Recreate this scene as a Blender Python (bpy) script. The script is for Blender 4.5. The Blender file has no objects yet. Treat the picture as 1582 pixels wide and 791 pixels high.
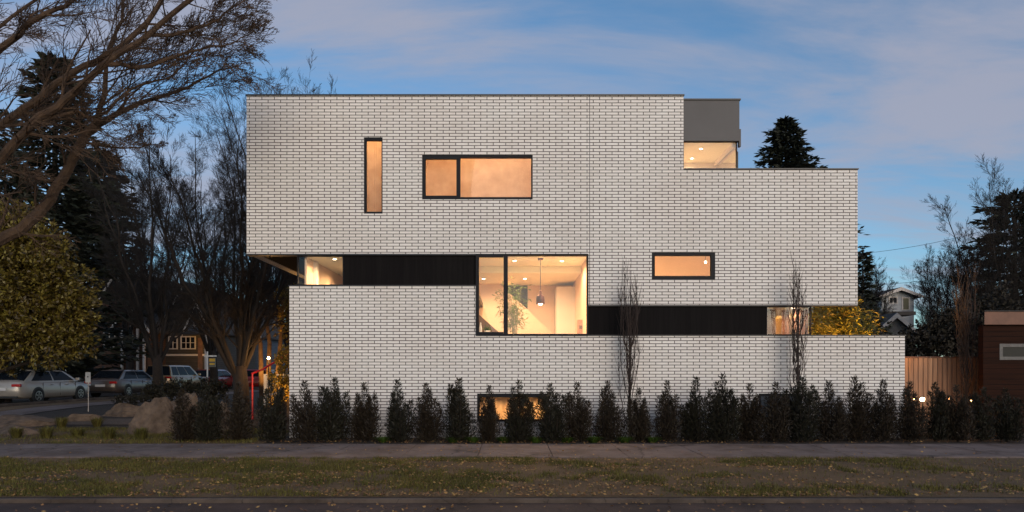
import bpy, bmesh, math, random
from mathutils import Vector, Matrix, noise
R = math.radians
rnd = random.Random(7)
sc = bpy.context.scene
C = sc.collection
F = 1020.0; HX, HY = 791.0, 572.0; EYE = 1.75; WY = 17.0

# ------------------------------------------------------------------ camera
cam = bpy.data.cameras.new('camera'); co = bpy.data.objects.new('camera', cam); C.objects.link(co)
co.location = (0, 0, EYE); co.rotation_euler = (R(90), 0, 0)
cam.sensor_width = 36; cam.lens = 36*F/1582; cam.shift_y = (HY-395.5)/1582; cam.clip_end = 2000; cam.clip_start = .05
sc.camera = co
# ------------------------------------------------------------------ world
SUN_AZ = 158; SUN_EL = 12
w = bpy.data.worlds.new('World'); sc.world = w; w.use_nodes = True
nt = w.node_tree; N = nt.nodes; Lk = nt.links
for n in list(N): N.remove(n)
wo = N.new('ShaderNodeOutputWorld'); bg = N.new('ShaderNodeBackground')
sky = N.new('ShaderNodeTexSky'); sky.sky_type = 'NISHITA'; sky.sun_disc = False
sky.sun_elevation = R(SUN_EL); sky.sun_rotation = R(SUN_AZ); sky.air_density = 1.0; sky.dust_density = .4; sky.ozone_density = 2.5
tc = N.new('ShaderNodeTexCoord')
sep = N.new('ShaderNodeSeparateXYZ'); Lk.new(tc.outputs['Generated'], sep.inputs[0])
mx = N.new('ShaderNodeMath'); mx.operation = 'MAXIMUM'; mx.inputs[1].default_value = 0; Lk.new(sep.outputs[2], mx.inputs[0])
ad = N.new('ShaderNodeMath'); ad.operation = 'ADD'; ad.inputs[1].default_value = .16; Lk.new(mx.outputs[0], ad.inputs[0])
cmb = N.new('ShaderNodeCombineXYZ')
for i in (0, 1):
    d = N.new('ShaderNodeMath'); d.operation = 'DIVIDE'; Lk.new(sep.outputs[i], d.inputs[0]); Lk.new(ad.outputs[0], d.inputs[1]); Lk.new(d.outputs[0], cmb.inputs[i])
mp = N.new('ShaderNodeMapping'); mp.inputs['Rotation'].default_value = (0, 0, R(24)); mp.inputs['Scale'].default_value = (.42, 1.15, 1); mp.inputs['Location'].default_value = (3.3, 1.7, 0)
Lk.new(cmb.outputs[0], mp.inputs[0])
nz = N.new('ShaderNodeTexNoise'); nz.inputs['Scale'].default_value = 1.9; nz.inputs['Detail'].default_value = 9; nz.inputs['Roughness'].default_value = .58; nz.inputs['Distortion'].default_value = .5
Lk.new(mp.outputs[0], nz.inputs['Vector'])
cr = N.new('ShaderNodeValToRGB'); cr.color_ramp.elements[0].position = .37; cr.color_ramp.elements[1].position = .64; cr.color_ramp.interpolation = 'EASE'
Lk.new(nz.outputs['Fac'], cr.inputs[0])
hs = N.new('ShaderNodeHueSaturation'); hs.inputs['Saturation'].default_value = .92; hs.inputs['Value'].default_value = 1.0
Lk.new(sky.outputs[0], hs.inputs['Color'])
tint = N.new('ShaderNodeMix'); tint.data_type = 'RGBA'; tint.blend_type = 'MULTIPLY'; tint.inputs[0].default_value = 1; tint.inputs[7].default_value = (.66, .88, 1.0, 1)
Lk.new(hs.outputs[0], tint.inputs[6])
mix = N.new('ShaderNodeMix'); mix.data_type = 'RGBA'; mix.inputs[7].default_value = (2.35, 2.42, 3.0, 1)
cf = N.new('ShaderNodeMath'); cf.operation = 'MULTIPLY'; cf.inputs[1].default_value = .85; Lk.new(cr.outputs[0], cf.inputs[0])
Lk.new(cf.outputs[0], mix.inputs[0]); Lk.new(tint.outputs[2], mix.inputs[6])
Lk.new(mix.outputs[2], bg.inputs[0]); bg.inputs[1].default_value = .15
Lk.new(bg.outputs[0], wo.inputs[0])
# ------------------------------------------------------------------ sun
sl = bpy.data.lights.new('sun', 'SUN'); so = bpy.data.objects.new('sun', sl); C.objects.link(so)
sl.energy = 1.85; sl.angle = R(50); sl.color = (1, .80, .64)
az = R(SUN_AZ); el = R(SUN_EL)
sd = Vector((math.sin(az)*math.cos(el), math.cos(az)*math.cos(el), math.sin(el)))
so.rotation_euler = (-sd).to_track_quat('-Z', 'Y').to_euler(); so.location = sd*60
sc.view_settings.view_transform = 'Standard'; sc.view_settings.look = 'None'
sc.view_settings.exposure = 0.12; sc.view_settings.gamma = 1; sc.view_settings.use_curve_mapping = False

# ------------------------------------------------------------------ helpers
def X(px, Y=WY): return (px-HX)/F*Y
def Z(py, Y=WY): return EYE+(HY-py)/F*Y
def P(px, py, Y): return Vector((X(px, Y), Y, Z(py, Y)))

class MB:
    def __init__(s): s.v = []; s.f = []; s.uv = {}
    def quad(s, a, b, c, d):
        i = len(s.v); s.v += [tuple(a), tuple(b), tuple(c), tuple(d)]; s.f.append((i, i+1, i+2, i+3))
    def tri(s, a, b, c):
        i = len(s.v); s.v += [tuple(a), tuple(b), tuple(c)]; s.f.append((i, i+1, i+2))
    def box(s, x0, x1, y0, y1, z0, z1):
        i = len(s.v)
        s.v += [(x0,y0,z0),(x1,y0,z0),(x1,y1,z0),(x0,y1,z0),(x0,y0,z1),(x1,y0,z1),(x1,y1,z1),(x0,y1,z1)]
        for f in ((0,3,2,1),(4,5,6,7),(0,1,5,4),(1,2,6,5),(2,3,7,6),(3,0,4,7)): s.f.append(tuple(i+k for k in f))
        return s
    def prism_y(s, pts, y0, y1):
        i = len(s.v); n = len(pts)
        s.v += [(x, y0, z) for x, z in pts]+[(x, y1, z) for x, z in pts]
        s.f.append(tuple(i+k for k in range(n))); s.f.append(tuple(i+n+k for k in reversed(range(n))))
        for k in range(n): s.f.append((i+k, i+n+k, i+n+(k+1) % n, i+(k+1) % n))
        return s
    def prism_x(s, pts, x0, x1):
        i = len(s.v); n = len(pts)
        s.v += [(x0, y, z) for y, z in pts]+[(x1, y, z) for y, z in pts]
        s.f.append(tuple(i+k for k in reversed(range(n)))); s.f.append(tuple(i+n+k for k in range(n)))
        for k in range(n): s.f.append((i+k, i+(k+1) % n, i+n+(k+1) % n, i+n+k))
        return s
    def tube(s, pts, rad, sides=5, cap=True):
        i = len(s.v); n = len(pts)
        if not hasattr(rad, '__len__'): rad = [rad]*n
        u = None
        for k in range(n):
            p = Vector(pts[k])
            t = (Vector(pts[min(k+1, n-1)])-Vector(pts[max(k-1, 0)]))
            if t.length < 1e-6: t = Vector((0, 0, 1))
            t.normalize()
            if u is None:
                u = t.cross(Vector((0, 1, 0.1)));
                if u.length < .1: u = t.cross(Vector((1, 0, 0)))
            u = (u-t*u.dot(t)); u.normalize(); q = t.cross(u)
            for m in range(sides):
                a = 2*math.pi*m/sides
                s.v.append(tuple(p+(u*math.cos(a)+q*math.sin(a))*rad[k]))
        for k in range(n-1):
            for m in range(sides):
                a = i+k*sides+m; b = i+k*sides+(m+1) % sides
                s.f.append((a, b, b+sides, a+sides))
        if cap:
            s.f.append(tuple(i+m for m in reversed(range(sides)))); s.f.append(tuple(i+(n-1)*sides+m for m in range(sides)))
        return s
    def lathe(s, prof, c=(0, 0, 0), sides=20, axis='z', cap=True):
        i = len(s.v); n = len(prof)
        for r, h in prof:
            for m in range(sides):
                a = 2*math.pi*m/sides
                if axis == 'z': s.v.append((c[0]+r*math.cos(a), c[1]+r*math.sin(a), c[2]+h))
                else: s.v.append((c[0]+h, c[1]+r*math.cos(a), c[2]+r*math.sin(a)))
        for k in range(n-1):
            for m in range(sides):
                a = i+k*sides+m; b = i+k*sides+(m+1) % sides
                s.f.append((a, b, b+sides, a+sides))
        if cap: s.f.append(tuple(i+m for m in reversed(range(sides)))); s.f.append(tuple(i+(n-1)*sides+m for m in range(sides)))
        return s
    def build(s, name, mat, parent=None, smooth=False, boxuv=False, bevel=0):
        me = bpy.data.meshes.new(name); me.from_pydata(s.v, [], s.f)
        if smooth: me.polygons.foreach_set('use_smooth', [True]*len(me.polygons))
        if boxuv:
            uv = me.uv_layers.new(name='UVMap')
            for p in me.polygons:
                n = p.normal
                for li in p.loop_indices:
                    v = me.vertices[me.loops[li].vertex_index].co
                    if abs(n.y) > .6: uv.data[li].uv = (v.x, v.z)
                    elif abs(n.x) > .6: uv.data[li].uv = (v.y, v.z)
                    else: uv.data[li].uv = (v.x, v.y)
        me.materials.append(mat); me.update()
        o = bpy.data.objects.new(name, me); C.objects.link(o)
        if parent: o.parent = parent; o.matrix_parent_inverse = Matrix.Identity(4); o.location = -ABS(parent)
        if bevel:
            b = o.modifiers.new('bevel', 'BEVEL'); b.width = bevel; b.segments = 2; b.limit_method = 'ANGLE'
        return o
def ABS(o):
    v = Vector(o.location)
    while o.parent: o = o.parent; v += Vector(o.location)
    return v
def tag(o, label=None, cat=None, group=None, kind=None):
    if label: o['label'] = label
    if cat: o['category'] = cat
    if group: o['group'] = group
    if kind: o['kind'] = kind
    return o
def empty(name, loc, label, cat, group=None):
    o = bpy.data.objects.new(name, None); C.objects.link(o); o.location = loc; o.empty_display_size = .2
    return tag(o, label, cat, group)
def copy_tree(o, parent=None):
    c = o.copy(); C.objects.link(c); c.parent = parent
    for ch in [k for k in bpy.data.objects if k.parent == o]: copy_tree(ch, c)
    return c

# ------------------------------------------------------------------ materials
def mat(name, col, rough=.7, metal=0, var=0, scale=3, bump=0, bscale=40, spec=.5, island=0, coat=0, trans=0, col2=None, detail=5):
    m = bpy.data.materials.new(name); m.use_nodes = True; t = m.node_tree; b = t.nodes['Principled BSDF']
    b.inputs['Base Color'].default_value = (*col, 1); b.inputs['Roughness'].default_value = rough; b.inputs['Metallic'].default_value = metal
    b.inputs['Specular IOR Level'].default_value = spec; b.inputs['Coat Weight'].default_value = coat
    tcn = t.nodes.new('ShaderNodeTexCoord'); src = None
    if var or col2:
        n = t.nodes.new('ShaderNodeTexNoise'); n.inputs['Scale'].default_value = scale; n.inputs['Detail'].default_value = detail; n.inputs['Roughness'].default_value = .6
        t.links.new(tcn.outputs['Object'], n.inputs['Vector'])
        r = t.nodes.new('ShaderNodeValToRGB'); r.color_ramp.elements[0].position = .3; r.color_ramp.elements[1].position = .7
        c2 = col2 or tuple(min(1, c*(1+var)) for c in col); c1 = col if col2 else tuple(c*(1-var) for c in col)
        r.color_ramp.elements[0].color = (*c1, 1); r.color_ramp.elements[1].color = (*c2, 1)
        t.links.new(n.outputs['Fac'], r.inputs[0]); src = r.outputs[0]
    if island:
        g = t.nodes.new('ShaderNodeNewGeometry'); h = t.nodes.new('ShaderNodeHueSaturation')
        mr = t.nodes.new('ShaderNodeMapRange'); mr.inputs[3].default_value = 1-island; mr.inputs[4].default_value = 1+island
        t.links.new(g.outputs['Random Per Island'], mr.inputs[0]); t.links.new(mr.outputs[0], h.inputs['Value'])
        mr2 = t.nodes.new('ShaderNodeMapRange'); mr2.inputs[3].default_value = .48; mr2.inputs[4].default_value = .52
        t.links.new(g.outputs['Random Per Island'], mr2.inputs[0]); t.links.new(mr2.outputs[0], h.inputs['Hue'])
        if src: t.links.new(src, h.inputs['Color'])
        else: h.inputs['Color'].default_value = (*col, 1)
        src = h.outputs[0]
    if src: t.links.new(src, b.inputs['Base Color'])
    if bump:
        n2 = t.nodes.new('ShaderNodeTexNoise'); n2.inputs['Scale'].default_value = bscale; n2.inputs['Detail'].default_value = 6
        t.links.new(tcn.outputs['Object'], n2.inputs['Vector'])
        bp = t.nodes.new('ShaderNodeBump'); bp.inputs['Strength'].default_value = bump; bp.inputs['Distance'].default_value = .03
        t.links.new(n2.outputs['Fac'], bp.inputs['Height']); t.links.new(bp.outputs[0], b.inputs['Normal'])
    if trans:
        tr = t.nodes.new('ShaderNodeBsdfTranslucent'); mxs = t.nodes.new('ShaderNodeMixShader'); mxs.inputs[0].default_value = trans
        if src: t.links.new(src, tr.inputs[0])
        else: tr.inputs[0].default_value = (*col, 1)
        t.links.new(b.outputs[0], mxs.inputs[1]); t.links.new(tr.outputs[0], mxs.inputs[2]); t.links.new(mxs.outputs[0], t.nodes['Material Output'].inputs[0])
    return m
def emit(name, col, s):
    m = bpy.data.materials.new(name); m.use_nodes = True; b = m.node_tree.nodes['Principled BSDF']
    b.inputs['Base Color'].default_value = (.8, .8, .8, 1); b.inputs['Emission Color'].default_value = (*col, 1); b.inputs['Emission Strength'].default_value = s
    return m
def brick_mat():
    m = bpy.data.materials.new('white_brick'); m.use_nodes = True; t = m.node_tree; b = t.nodes['Principled BSDF']; nn = t.nodes.new; lk = t.links.new
    uv = nn('ShaderNodeUVMap')
    br = nn('ShaderNodeTexBrick'); br.offset = .5; br.offset_frequency = 2
    br.inputs['Scale'].default_value = 1; br.inputs['Brick Width'].default_value = .322; br.inputs['Row Height'].default_value = .0785
    br.inputs['Mortar Size'].default_value = .0095; br.inputs['Mortar Smooth'].default_value = .15; br.inputs['Bias'].default_value = 0
    br.inputs['Color1'].default_value = (.90, .865, .825, 1); br.inputs['Color2'].default_value = (.82, .785, .745, 1); br.inputs['Mortar'].default_value = (.045, .035, .031, 1)
    lk(uv.outputs[0], br.inputs['Vector'])
    # bed joints are pointed lighter, head joints are open and dark
    sx_ = nn('ShaderNodeSeparateXYZ'); lk(uv.outputs[0], sx_.inputs[0])
    dv = nn('ShaderNodeMath'); dv.operation = 'DIVIDE'; dv.inputs[1].default_value = .0785; lk(sx_.outputs[1], dv.inputs[0])
    fr_ = nn('ShaderNodeMath'); fr_.operation = 'FRACT'; lk(dv.outputs[0], fr_.inputs[0])
    sb = nn('ShaderNodeMath'); sb.operation = 'SUBTRACT'; sb.inputs[1].default_value = .5; lk(fr_.outputs[0], sb.inputs[0])
    ab = nn('ShaderNodeMath'); ab.operation = 'ABSOLUTE'; lk(sb.outputs[0], ab.inputs[0])
    gt = nn('ShaderNodeMath'); gt.operation = 'GREATER_THAN'; gt.inputs[1].default_value = .375; lk(ab.outputs[0], gt.inputs[0])
    mj = nn('ShaderNodeMix'); mj.data_type = 'RGBA'; mj.inputs[6].default_value = (.018, .014, .012, 1); mj.inputs[7].default_value = (.12, .10, .088, 1)
    lk(gt.outputs[0], mj.inputs[0]); lk(mj.outputs[2], br.inputs['Mortar'])
    n = nn('ShaderNodeTexNoise'); n.inputs['Scale'].default_value = .55; n.inputs['Detail'].default_value = 4; lk(uv.outputs[0], n.inputs['Vector'])
    r = nn('ShaderNodeValToRGB'); r.color_ramp.elements[0].position = .3; r.color_ramp.elements[0].color = (.94, .915, .90, 1); r.color_ramp.elements[1].color = (1, 1, 1, 1); r.color_ramp.elements[1].position = .62
    lk(n.outputs['Fac'], r.inputs[0])
    # second noise: fine smudges
    n3 = nn('ShaderNodeTexNoise'); n3.inputs['Scale'].default_value = 9; n3.inputs['Detail'].default_value = 5; lk(uv.outputs[0], n3.inputs['Vector'])
    r3 = nn('ShaderNodeValToRGB'); r3.color_ramp.elements[0].position = .25; r3.color_ramp.elements[0].color = (.93, .915, .905, 1); r3.color_ramp.elements[1].position = .5
    lk(n3.outputs['Fac'], r3.inputs[0])
    mu = nn('ShaderNodeMix'); mu.data_type = 'RGBA'; mu.blend_type = 'MULTIPLY'; mu.inputs[0].default_value = 1
    lk(br.outputs['Color'], mu.inputs[6]); lk(r.outputs[0], mu.inputs[7])
    mu2 = nn('ShaderNodeMix'); mu2.data_type = 'RGBA'; mu2.blend_type = 'MULTIPLY'; mu2.inputs[0].default_value = 1
    lk(mu.outputs[2], mu2.inputs[6]); lk(r3.outputs[0], mu2.inputs[7]); lk(mu2.outputs[2], b.inputs['Base Color'])
    inv = nn('ShaderNodeMath'); inv.operation = 'SUBTRACT'; inv.inputs[0].default_value = 1; lk(br.outputs['Fac'], inv.inputs[1])
    bp = nn('ShaderNodeBump'); bp.inputs['Strength'].default_value = .8; bp.inputs['Distance'].default_value = .012
    lk(inv.outputs[0], bp.inputs['Height']); lk(bp.outputs[0], b.inputs['Normal'])
    b.inputs['Roughness'].default_value = .75
    return m
def board_mat(name, c1, c2, width, rough=.6, gap=.006, vertical=True, mortar=(.004, .004, .004), spec=.4):
    m = bpy.data.materials.new(name); m.use_nodes = True; t = m.node_tree; b = t.nodes['Principled BSDF']; nn = t.nodes.new; lk = t.links.new
    uv = nn('ShaderNodeUVMap'); mp_ = nn('ShaderNodeMapping')
    if vertical: mp_.inputs['Rotation'].default_value = (0, 0, R(90))
    lk(uv.outputs[0], mp_.inputs[0])
    br = nn('ShaderNodeTexBrick'); br.offset = .37; br.inputs['Scale'].default_value = 1; br.inputs['Brick Width'].default_value = 60; br.inputs['Row Height'].default_value = width
    br.inputs['Mortar Size'].default_value = gap; br.inputs['Color1'].default_value = (*c1, 1); br.inputs['Color2'].default_value = (*c2, 1); br.inputs['Mortar'].default_value = (*mortar, 1)
    lk(mp_.outputs[0], br.inputs['Vector'])
    mp2 = nn('ShaderNodeMapping'); mp2.inputs['Scale'].default_value = (1.2, 22, 1); lk(mp_.outputs[0], mp2.inputs[0])
    n = nn('ShaderNodeTexNoise'); n.inputs['Scale'].default_value = 1; n.inputs['Detail'].default_value = 5; lk(mp2.outputs[0], n.inputs['Vector'])
    r = nn('ShaderNodeValToRGB'); r.color_ramp.elements[0].position = .3; r.color_ramp.elements[0].color = (.6, .6, .6, 1); r.color_ramp.elements[1].position = .65
    lk(n.outputs['Fac'], r.inputs[0])
    mu = nn('ShaderNodeMix'); mu.data_type = 'RGBA'; mu.blend_type = 'MULTIPLY'; mu.inputs[0].default_value = 1
    lk(br.outputs['Color'], mu.inputs[6]); lk(r.outputs[0], mu.inputs[7]); lk(mu.outputs[2], b.inputs['Base Color'])
    inv = nn('ShaderNodeMath'); inv.operation = 'SUBTRACT'; inv.inputs[0].default_value = 1; lk(br.outputs['Fac'], inv.inputs[1])
    bp = nn('ShaderNodeBump'); bp.inputs['Strength'].default_value = .7; bp.inputs['Distance'].default_value = .01
    lk(inv.outputs[0], bp.inputs['Height']); lk(bp.outputs[0], b.inputs['Normal']); b.inputs['Roughness'].default_value = rough; b.inputs['Specular IOR Level'].default_value = spec
    return m
def glass_mat(name, tint=(1, 1, 1), ior=1.5):
    m = bpy.data.materials.new(name); m.use_nodes = True; t = m.node_tree; t.nodes.remove(t.nodes['Principled BSDF'])
    tr = t.nodes.new('ShaderNodeBsdfTransparent'); tr.inputs[0].default_value = (*tint, 1)
    gl = t.nodes.new('ShaderNodeBsdfGlossy'); gl.inputs['Roughness'].default_value = .01
    fr = t.nodes.new('ShaderNodeFresnel'); fr.inputs[0].default_value = ior
    mm = t.nodes.new('ShaderNodeMath'); mm.operation = 'MULTIPLY'; mm.inputs[1].default_value = 1.0; mm.use_clamp = True
    mi = t.nodes.new('ShaderNodeMixShader'); t.links.new(fr.outputs[0], mm.inputs[0]); t.links.new(mm.outputs[0], mi.inputs[0])
    t.links.new(tr.outputs[0], mi.inputs[1]); t.links.new(gl.outputs[0], mi.inputs[2]); t.links.new(mi.outputs[0], t.nodes['Material Output'].inputs[0])
    return m
M = dict(
 brick=brick_mat(),
 cladding=board_mat('charred_cladding', (.006, .0045, .005), (.009, .0075, .0075), .14, .8, .003, spec=.15),
 frame=mat('dark_window_frame', (.012, .013, .017), .6, var=.15, scale=2, spec=.2),
 coping=mat('dark_metal_coping', (.03, .03, .034), .4, var=.2),
 zinc=mat('grey_metal_panel', (.074, .071, .074), .55, var=.10, scale=1.2, bump=.05, bscale=3),
 paint=mat('interior_paint', (.78, .72, .64), .8, var=.03, scale=1),
 warmwall=mat('warm_interior_paint', (.74, .56, .42), .8, var=.06, scale=1.2),
 birch=mat('birch_plywood', (.66, .45, .27), .5, col2=(.78, .58, .38), scale=1.6),
 ceil=mat('ceiling_paint', (.86, .84, .66), .9, var=.02),  # yellow glow of unbuilt cove lights is mixed into this colour
 wood=mat('interior_wood_floor', (.55, .36, .2), .4, var=.2, scale=6),
 walnut=mat('brown_stained_wood', (.13, .07, .04), .5, var=.25, scale=5),
 glass=glass_mat('window_glass'),
 darkglass=mat('dark_glass', (.008, .011, .016), .12, spec=.08),
 asphalt=mat('worn_asphalt', (.040, .024, .020), .85, col2=(.075, .045, .036), scale=1.3, bump=.35, bscale=90),
 concrete=mat('old_concrete', (.13, .10, .09), .85, col2=(.20, .155, .14), scale=1.6, bump=.15, bscale=60),
 kerb=mat('kerb_concrete', (.06, .045, .035), .9, col2=(.12, .09, .07), scale=2.5, bump=.2, bscale=50),
 soil=mat('bark_mulch_soil', (.018, .013, .01), .95, col2=(.045, .030, .020), scale=4, bump=.8, bscale=30),
 lawn=mat('lawn_soil', (.065, .042, .018), .95, col2=(.14, .085, .038), scale=1.2, bump=.6, bscale=40),
 gravel=mat('gravel', (.06, .045, .035), .9, col2=(.16, .12, .09), scale=22, bump=.9, bscale=60),
 grass=mat('grass_blades', (.075, .075, .012), .7, island=.5, col2=(.15, .12, .025), scale=.8, trans=.25),
 litter=mat('dead_leaf', (.28, .15, .055), .7, island=.6, trans=.1),
 hedge=mat('yew_needles', (.018, .016, .008), .6, island=.55, trans=.15),
 hedge2=mat('yew_needles_brownish', (.026, .017, .009), .6, island=.55, trans=.15),
 bark=mat('dark_bark', (.022, .014, .009), .9, var=.35, scale=8, bump=.6, bscale=25),
 barklight=mat('grey_brown_bark', (.036, .020, .011), .9, col2=(.10, .058, .032), scale=5, bump=.7, bscale=22),
 twig=mat('reddish_twig', (.04, .026, .021), .8, var=.3, scale=6),
 twigdk=mat('dark_twig', (.013, .0085, .006), .85, var=.3, scale=6),
 magnolia=mat('glossy_magnolia_leaf', (.14, .10, .018), .45, island=.75, trans=.12),
 magback=mat('golden_leaf', (.14, .10, .02), .4, island=.5, trans=.15),
 conifer=mat('dark_conifer_needles', (.014, .018, .009), .7, island=.5),
 conbrown=mat('brown_conifer_needles', (.022, .017, .010), .8, island=.5),
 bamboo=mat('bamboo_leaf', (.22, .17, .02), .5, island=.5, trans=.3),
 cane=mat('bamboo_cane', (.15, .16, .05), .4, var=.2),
 limegreen=mat('young_green_leaf', (.07, .12, .015), .5, island=.4, trans=.3),
 goldshrub=mat('golden_shrub_leaf', (.22, .14, .02), .5, island=.5, trans=.3),
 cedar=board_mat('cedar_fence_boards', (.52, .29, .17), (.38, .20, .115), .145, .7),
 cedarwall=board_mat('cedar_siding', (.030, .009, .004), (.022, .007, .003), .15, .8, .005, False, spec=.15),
 cedarlight=mat('cedar_fascia', (.17, .075, .045), .6, var=.2, scale=4),
 greyboard=board_mat('grey_clapboard', (.075, .065, .055), (.062, .054, .046), .16, .8, .010, False, (.015, .013, .011)),
 brownboard=board_mat('brown_clapboard', (.10, .05, .032), (.085, .045, .028), .16, .8, .010, False, (.01, .008, .006)),
 blueboard=board_mat('blue_clapboard', (.10, .13, .18), (.09, .12, .16), .16, .8, .010, False, (.02, .025, .03)),
 stucco=mat('white_stucco', (.42, .43, .44), .9, var=.12, scale=2),
 shingle=mat('dark_roof_shingle', (.022, .02, .02), .9, col2=(.05, .045, .042), scale=9, bump=.6, bscale=30),
 shinglegrey=mat('grey_roof_shingle', (.13, .125, .12), .9, col2=(.19, .18, .17), scale=9, bump=.6, bscale=30),
 trim=mat('white_trim_paint', (.55, .50, .46), .6, var=.1),
 redpaint=mat('red_painted_steel', (.45, .012, .01), .35, var=.1),
 stone=mat('granite_boulder', (.05, .034, .024), .9, col2=(.17, .12, .085), scale=3, bump=.8, bscale=9),
 white=mat('white_paint', (.7, .68, .64), .5, var=.05),
 yellow=mat('yellow_paint', (.6, .35, .03), .5, var=.05),
 black=mat('black_paint', (.012, .012, .013), .4, var=.1),
 rubber=mat('tyre_rubber', (.012, .012, .012), .85, var=.2),
 rim=mat('alloy_wheel', (.35, .34, .33), .3, metal=.9, var=.05),
 chrome=mat('chrome', (.6, .6, .6), .12, metal=1, var=.03),
 silver=mat('silver_car_paint', (.36, .33, .29), .35, metal=.35, coat=.5, var=.04),
 darkcar=mat('dark_car_paint', (.09, .07, .06), .3, metal=.3, coat=.6, var=.05),
 goldcar=mat('bronze_car_paint', (.28, .19, .10), .3, metal=.4, coat=.6, var=.05),
 redcar=mat('red_car_paint', (.2, .012, .01), .3, coat=.6, var=.05),
 taillens=mat('red_tail_lens', (.35, .01, .01), .15, coat=.5, var=.05),
 headlens=mat('clear_head_lens', (.5, .5, .5), .1, coat=.5, var=.05),
 plate=mat('number_plate', (.5, .5, .5), .5, var=.05),
 curtain=mat('salmon_curtain', (.55, .30, .20), .85, var=.12, scale=9, trans=.2),
 copper=mat('dark_copper_shade', (.09, .035, .03), .3, metal=.7, var=.1),
 lamp=emit('downlight_glow', (1, .78, .5), 22),
 bulb=emit('warm_bulb_glow', (1, .70, .38), 30),
 path=emit('path_lamp_glow', (1, .50, .16), 14),
)
def crack(m, s1, dark=.35):
    t = m.node_tree; b_ = t.nodes['Principled BSDF']; l0 = b_.inputs['Base Color'].links[0].from_socket
    tc_ = t.nodes.new('ShaderNodeTexCoord'); v = t.nodes.new('ShaderNodeTexVoronoi'); v.feature = 'DISTANCE_TO_EDGE'; v.inputs['Scale'].default_value = s1
    nn_ = t.nodes.new('ShaderNodeTexNoise'); nn_.inputs['Scale'].default_value = 3; nn_.inputs['Detail'].default_value = 6
    ml = t.nodes.new('ShaderNodeMix'); ml.data_type = 'VECTOR'; ml.inputs[0].default_value = .35
    t.links.new(tc_.outputs['Object'], nn_.inputs['Vector']); t.links.new(tc_.outputs['Object'], ml.inputs[4]); t.links.new(nn_.outputs['Color'], ml.inputs[5]); t.links.new(ml.outputs[1], v.inputs['Vector'])
    rp = t.nodes.new('ShaderNodeValToRGB'); rp.color_ramp.elements[0].color = (dark, dark, dark, 1); rp.color_ramp.elements[1].position = .012; t.links.new(v.outputs['Distance'], rp.inputs[0])
    st = t.nodes.new('ShaderNodeTexNoise'); st.inputs['Scale'].default_value = .9; st.inputs['Detail'].default_value = 8; st.inputs['Roughness'].default_value = .7; t.links.new(tc_.outputs['Object'], st.inputs['Vector'])
    rs = t.nodes.new('ShaderNodeValToRGB'); rs.color_ramp.elements[0].position = .38; rs.color_ramp.elements[0].color = (.55, .5, .45, 1); rs.color_ramp.elements[1].position = .56; t.links.new(st.outputs['Fac'], rs.inputs[0])
    a_ = t.nodes.new('ShaderNodeMix'); a_.data_type = 'RGBA'; a_.blend_type = 'MULTIPLY'; a_.inputs[0].default_value = 1; t.links.new(l0, a_.inputs[6]); t.links.new(rp.outputs[0], a_.inputs[7])
    c_ = t.nodes.new('ShaderNodeMix'); c_.data_type = 'RGBA'; c_.blend_type = 'MULTIPLY'; c_.inputs[0].default_value = 1; t.links.new(a_.outputs[2], c_.inputs[6]); t.links.new(rs.outputs[0], c_.inputs[7]); t.links.new(c_.outputs[2], b_.inputs['Base Color'])
crack(M['concrete'], .45); crack(M['asphalt'], .8, .45); crack(M['kerb'], 1.5, .3)
LW = (1, .62, .30)

# ------------------------------------------------------------------ ground, roads, pavements
def sstep(a, b, v):
    t = max(0, min(1, (v-a)/(b-a))); return t*t*(3-2*t)
def gz(x, y):
    return .30*sstep(17.5, 27, y)*sstep(5.8, 9, -x) + .00*x
xs = sorted(set([-400, -200, -100, -60, -45] + [-36+1.0*i for i in range(73)] + [45, 60, 100, 200, 400]))
ys = sorted(set([-120, -60, -20, -8, 0, 5, 7, 8.99] + [9.0+1.0*i for i in range(45)] + [60, 75, 90, 130, 200, 400, 800]))
me = MB()
# the ground sheet drops 12 cm at the kerb line to carry the road
def zz(x, y):
    if y < 8.995: return -.055
    return gz(x, y)
nx = len(xs)
for y in ys:
    for x in xs: me.v.append((x, y, zz(x, y)))
for j in range(len(ys)-1):
    for i in range(nx-1): a = j*nx+i; me.f.append((a, a+1, a+1+nx, a+nx))
tag(me.build('ground', M['soil'], smooth=False), kind='structure')
def sheet(name, x0, x1, y0, y1, m, off, kind='structure', step=1.0):
    b = MB(); nx_ = max(1, int((x1-x0)/step)); ny_ = max(1, int((y1-y0)/step))
    for j in range(ny_+1):
        for i in range(nx_+1):
            x = x0+(x1-x0)*i/nx_; y = y0+(y1-y0)*j/ny_; b.v.append((x, y, zz(x, max(y, 9.0) if y0 >= 9 else y)+off))
    for j in range(ny_):
        for i in range(nx_): a = j*(nx_+1)+i; b.f.append((a, a+1, a+nx_+2, a+nx_+1))
    return tag(b.build(name, m, boxuv=True), kind=kind)
sheet('road', -90, 90, -14, 8.95, M['asphalt'], .006, step=8)
b = MB(); b.box(-90, -28, 8.93, 9.05, -.08, .006); b.box(-18.5, 90, 8.93, 9.05, -.08, .006)
tag(b.build('kerb', M['kerb'], bevel=.015), kind='structure')
sheet('verge_soil', -18.4, 60, 9.08, 13.1, M['lawn'], .006)
# side street running away from the camera at the left
sheet('side_road', -28.4, -20.2, 9.1, 110, M['asphalt'], .008, step=2)
def strip(name, x0, x1, y0, y1, m, h, step=1.0):
    b = MB(); n = int((y1-y0)/step)
    for k in range(n):
        a = y0+(y1-y0)*k/n; c = y0+(y1-y0)*(k+1)/n; za = zz(x0, a); zc = zz(x0, c)
        b.prism_x([(a, za-.05), (c, zc-.05), (c, zc+h), (a, za+h)], x0, x1)
    return tag(b.build(name, m), kind='structure')
strip('side_kerb', -20.2, -20.05, 14, 100, M['kerb'], .12)
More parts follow.
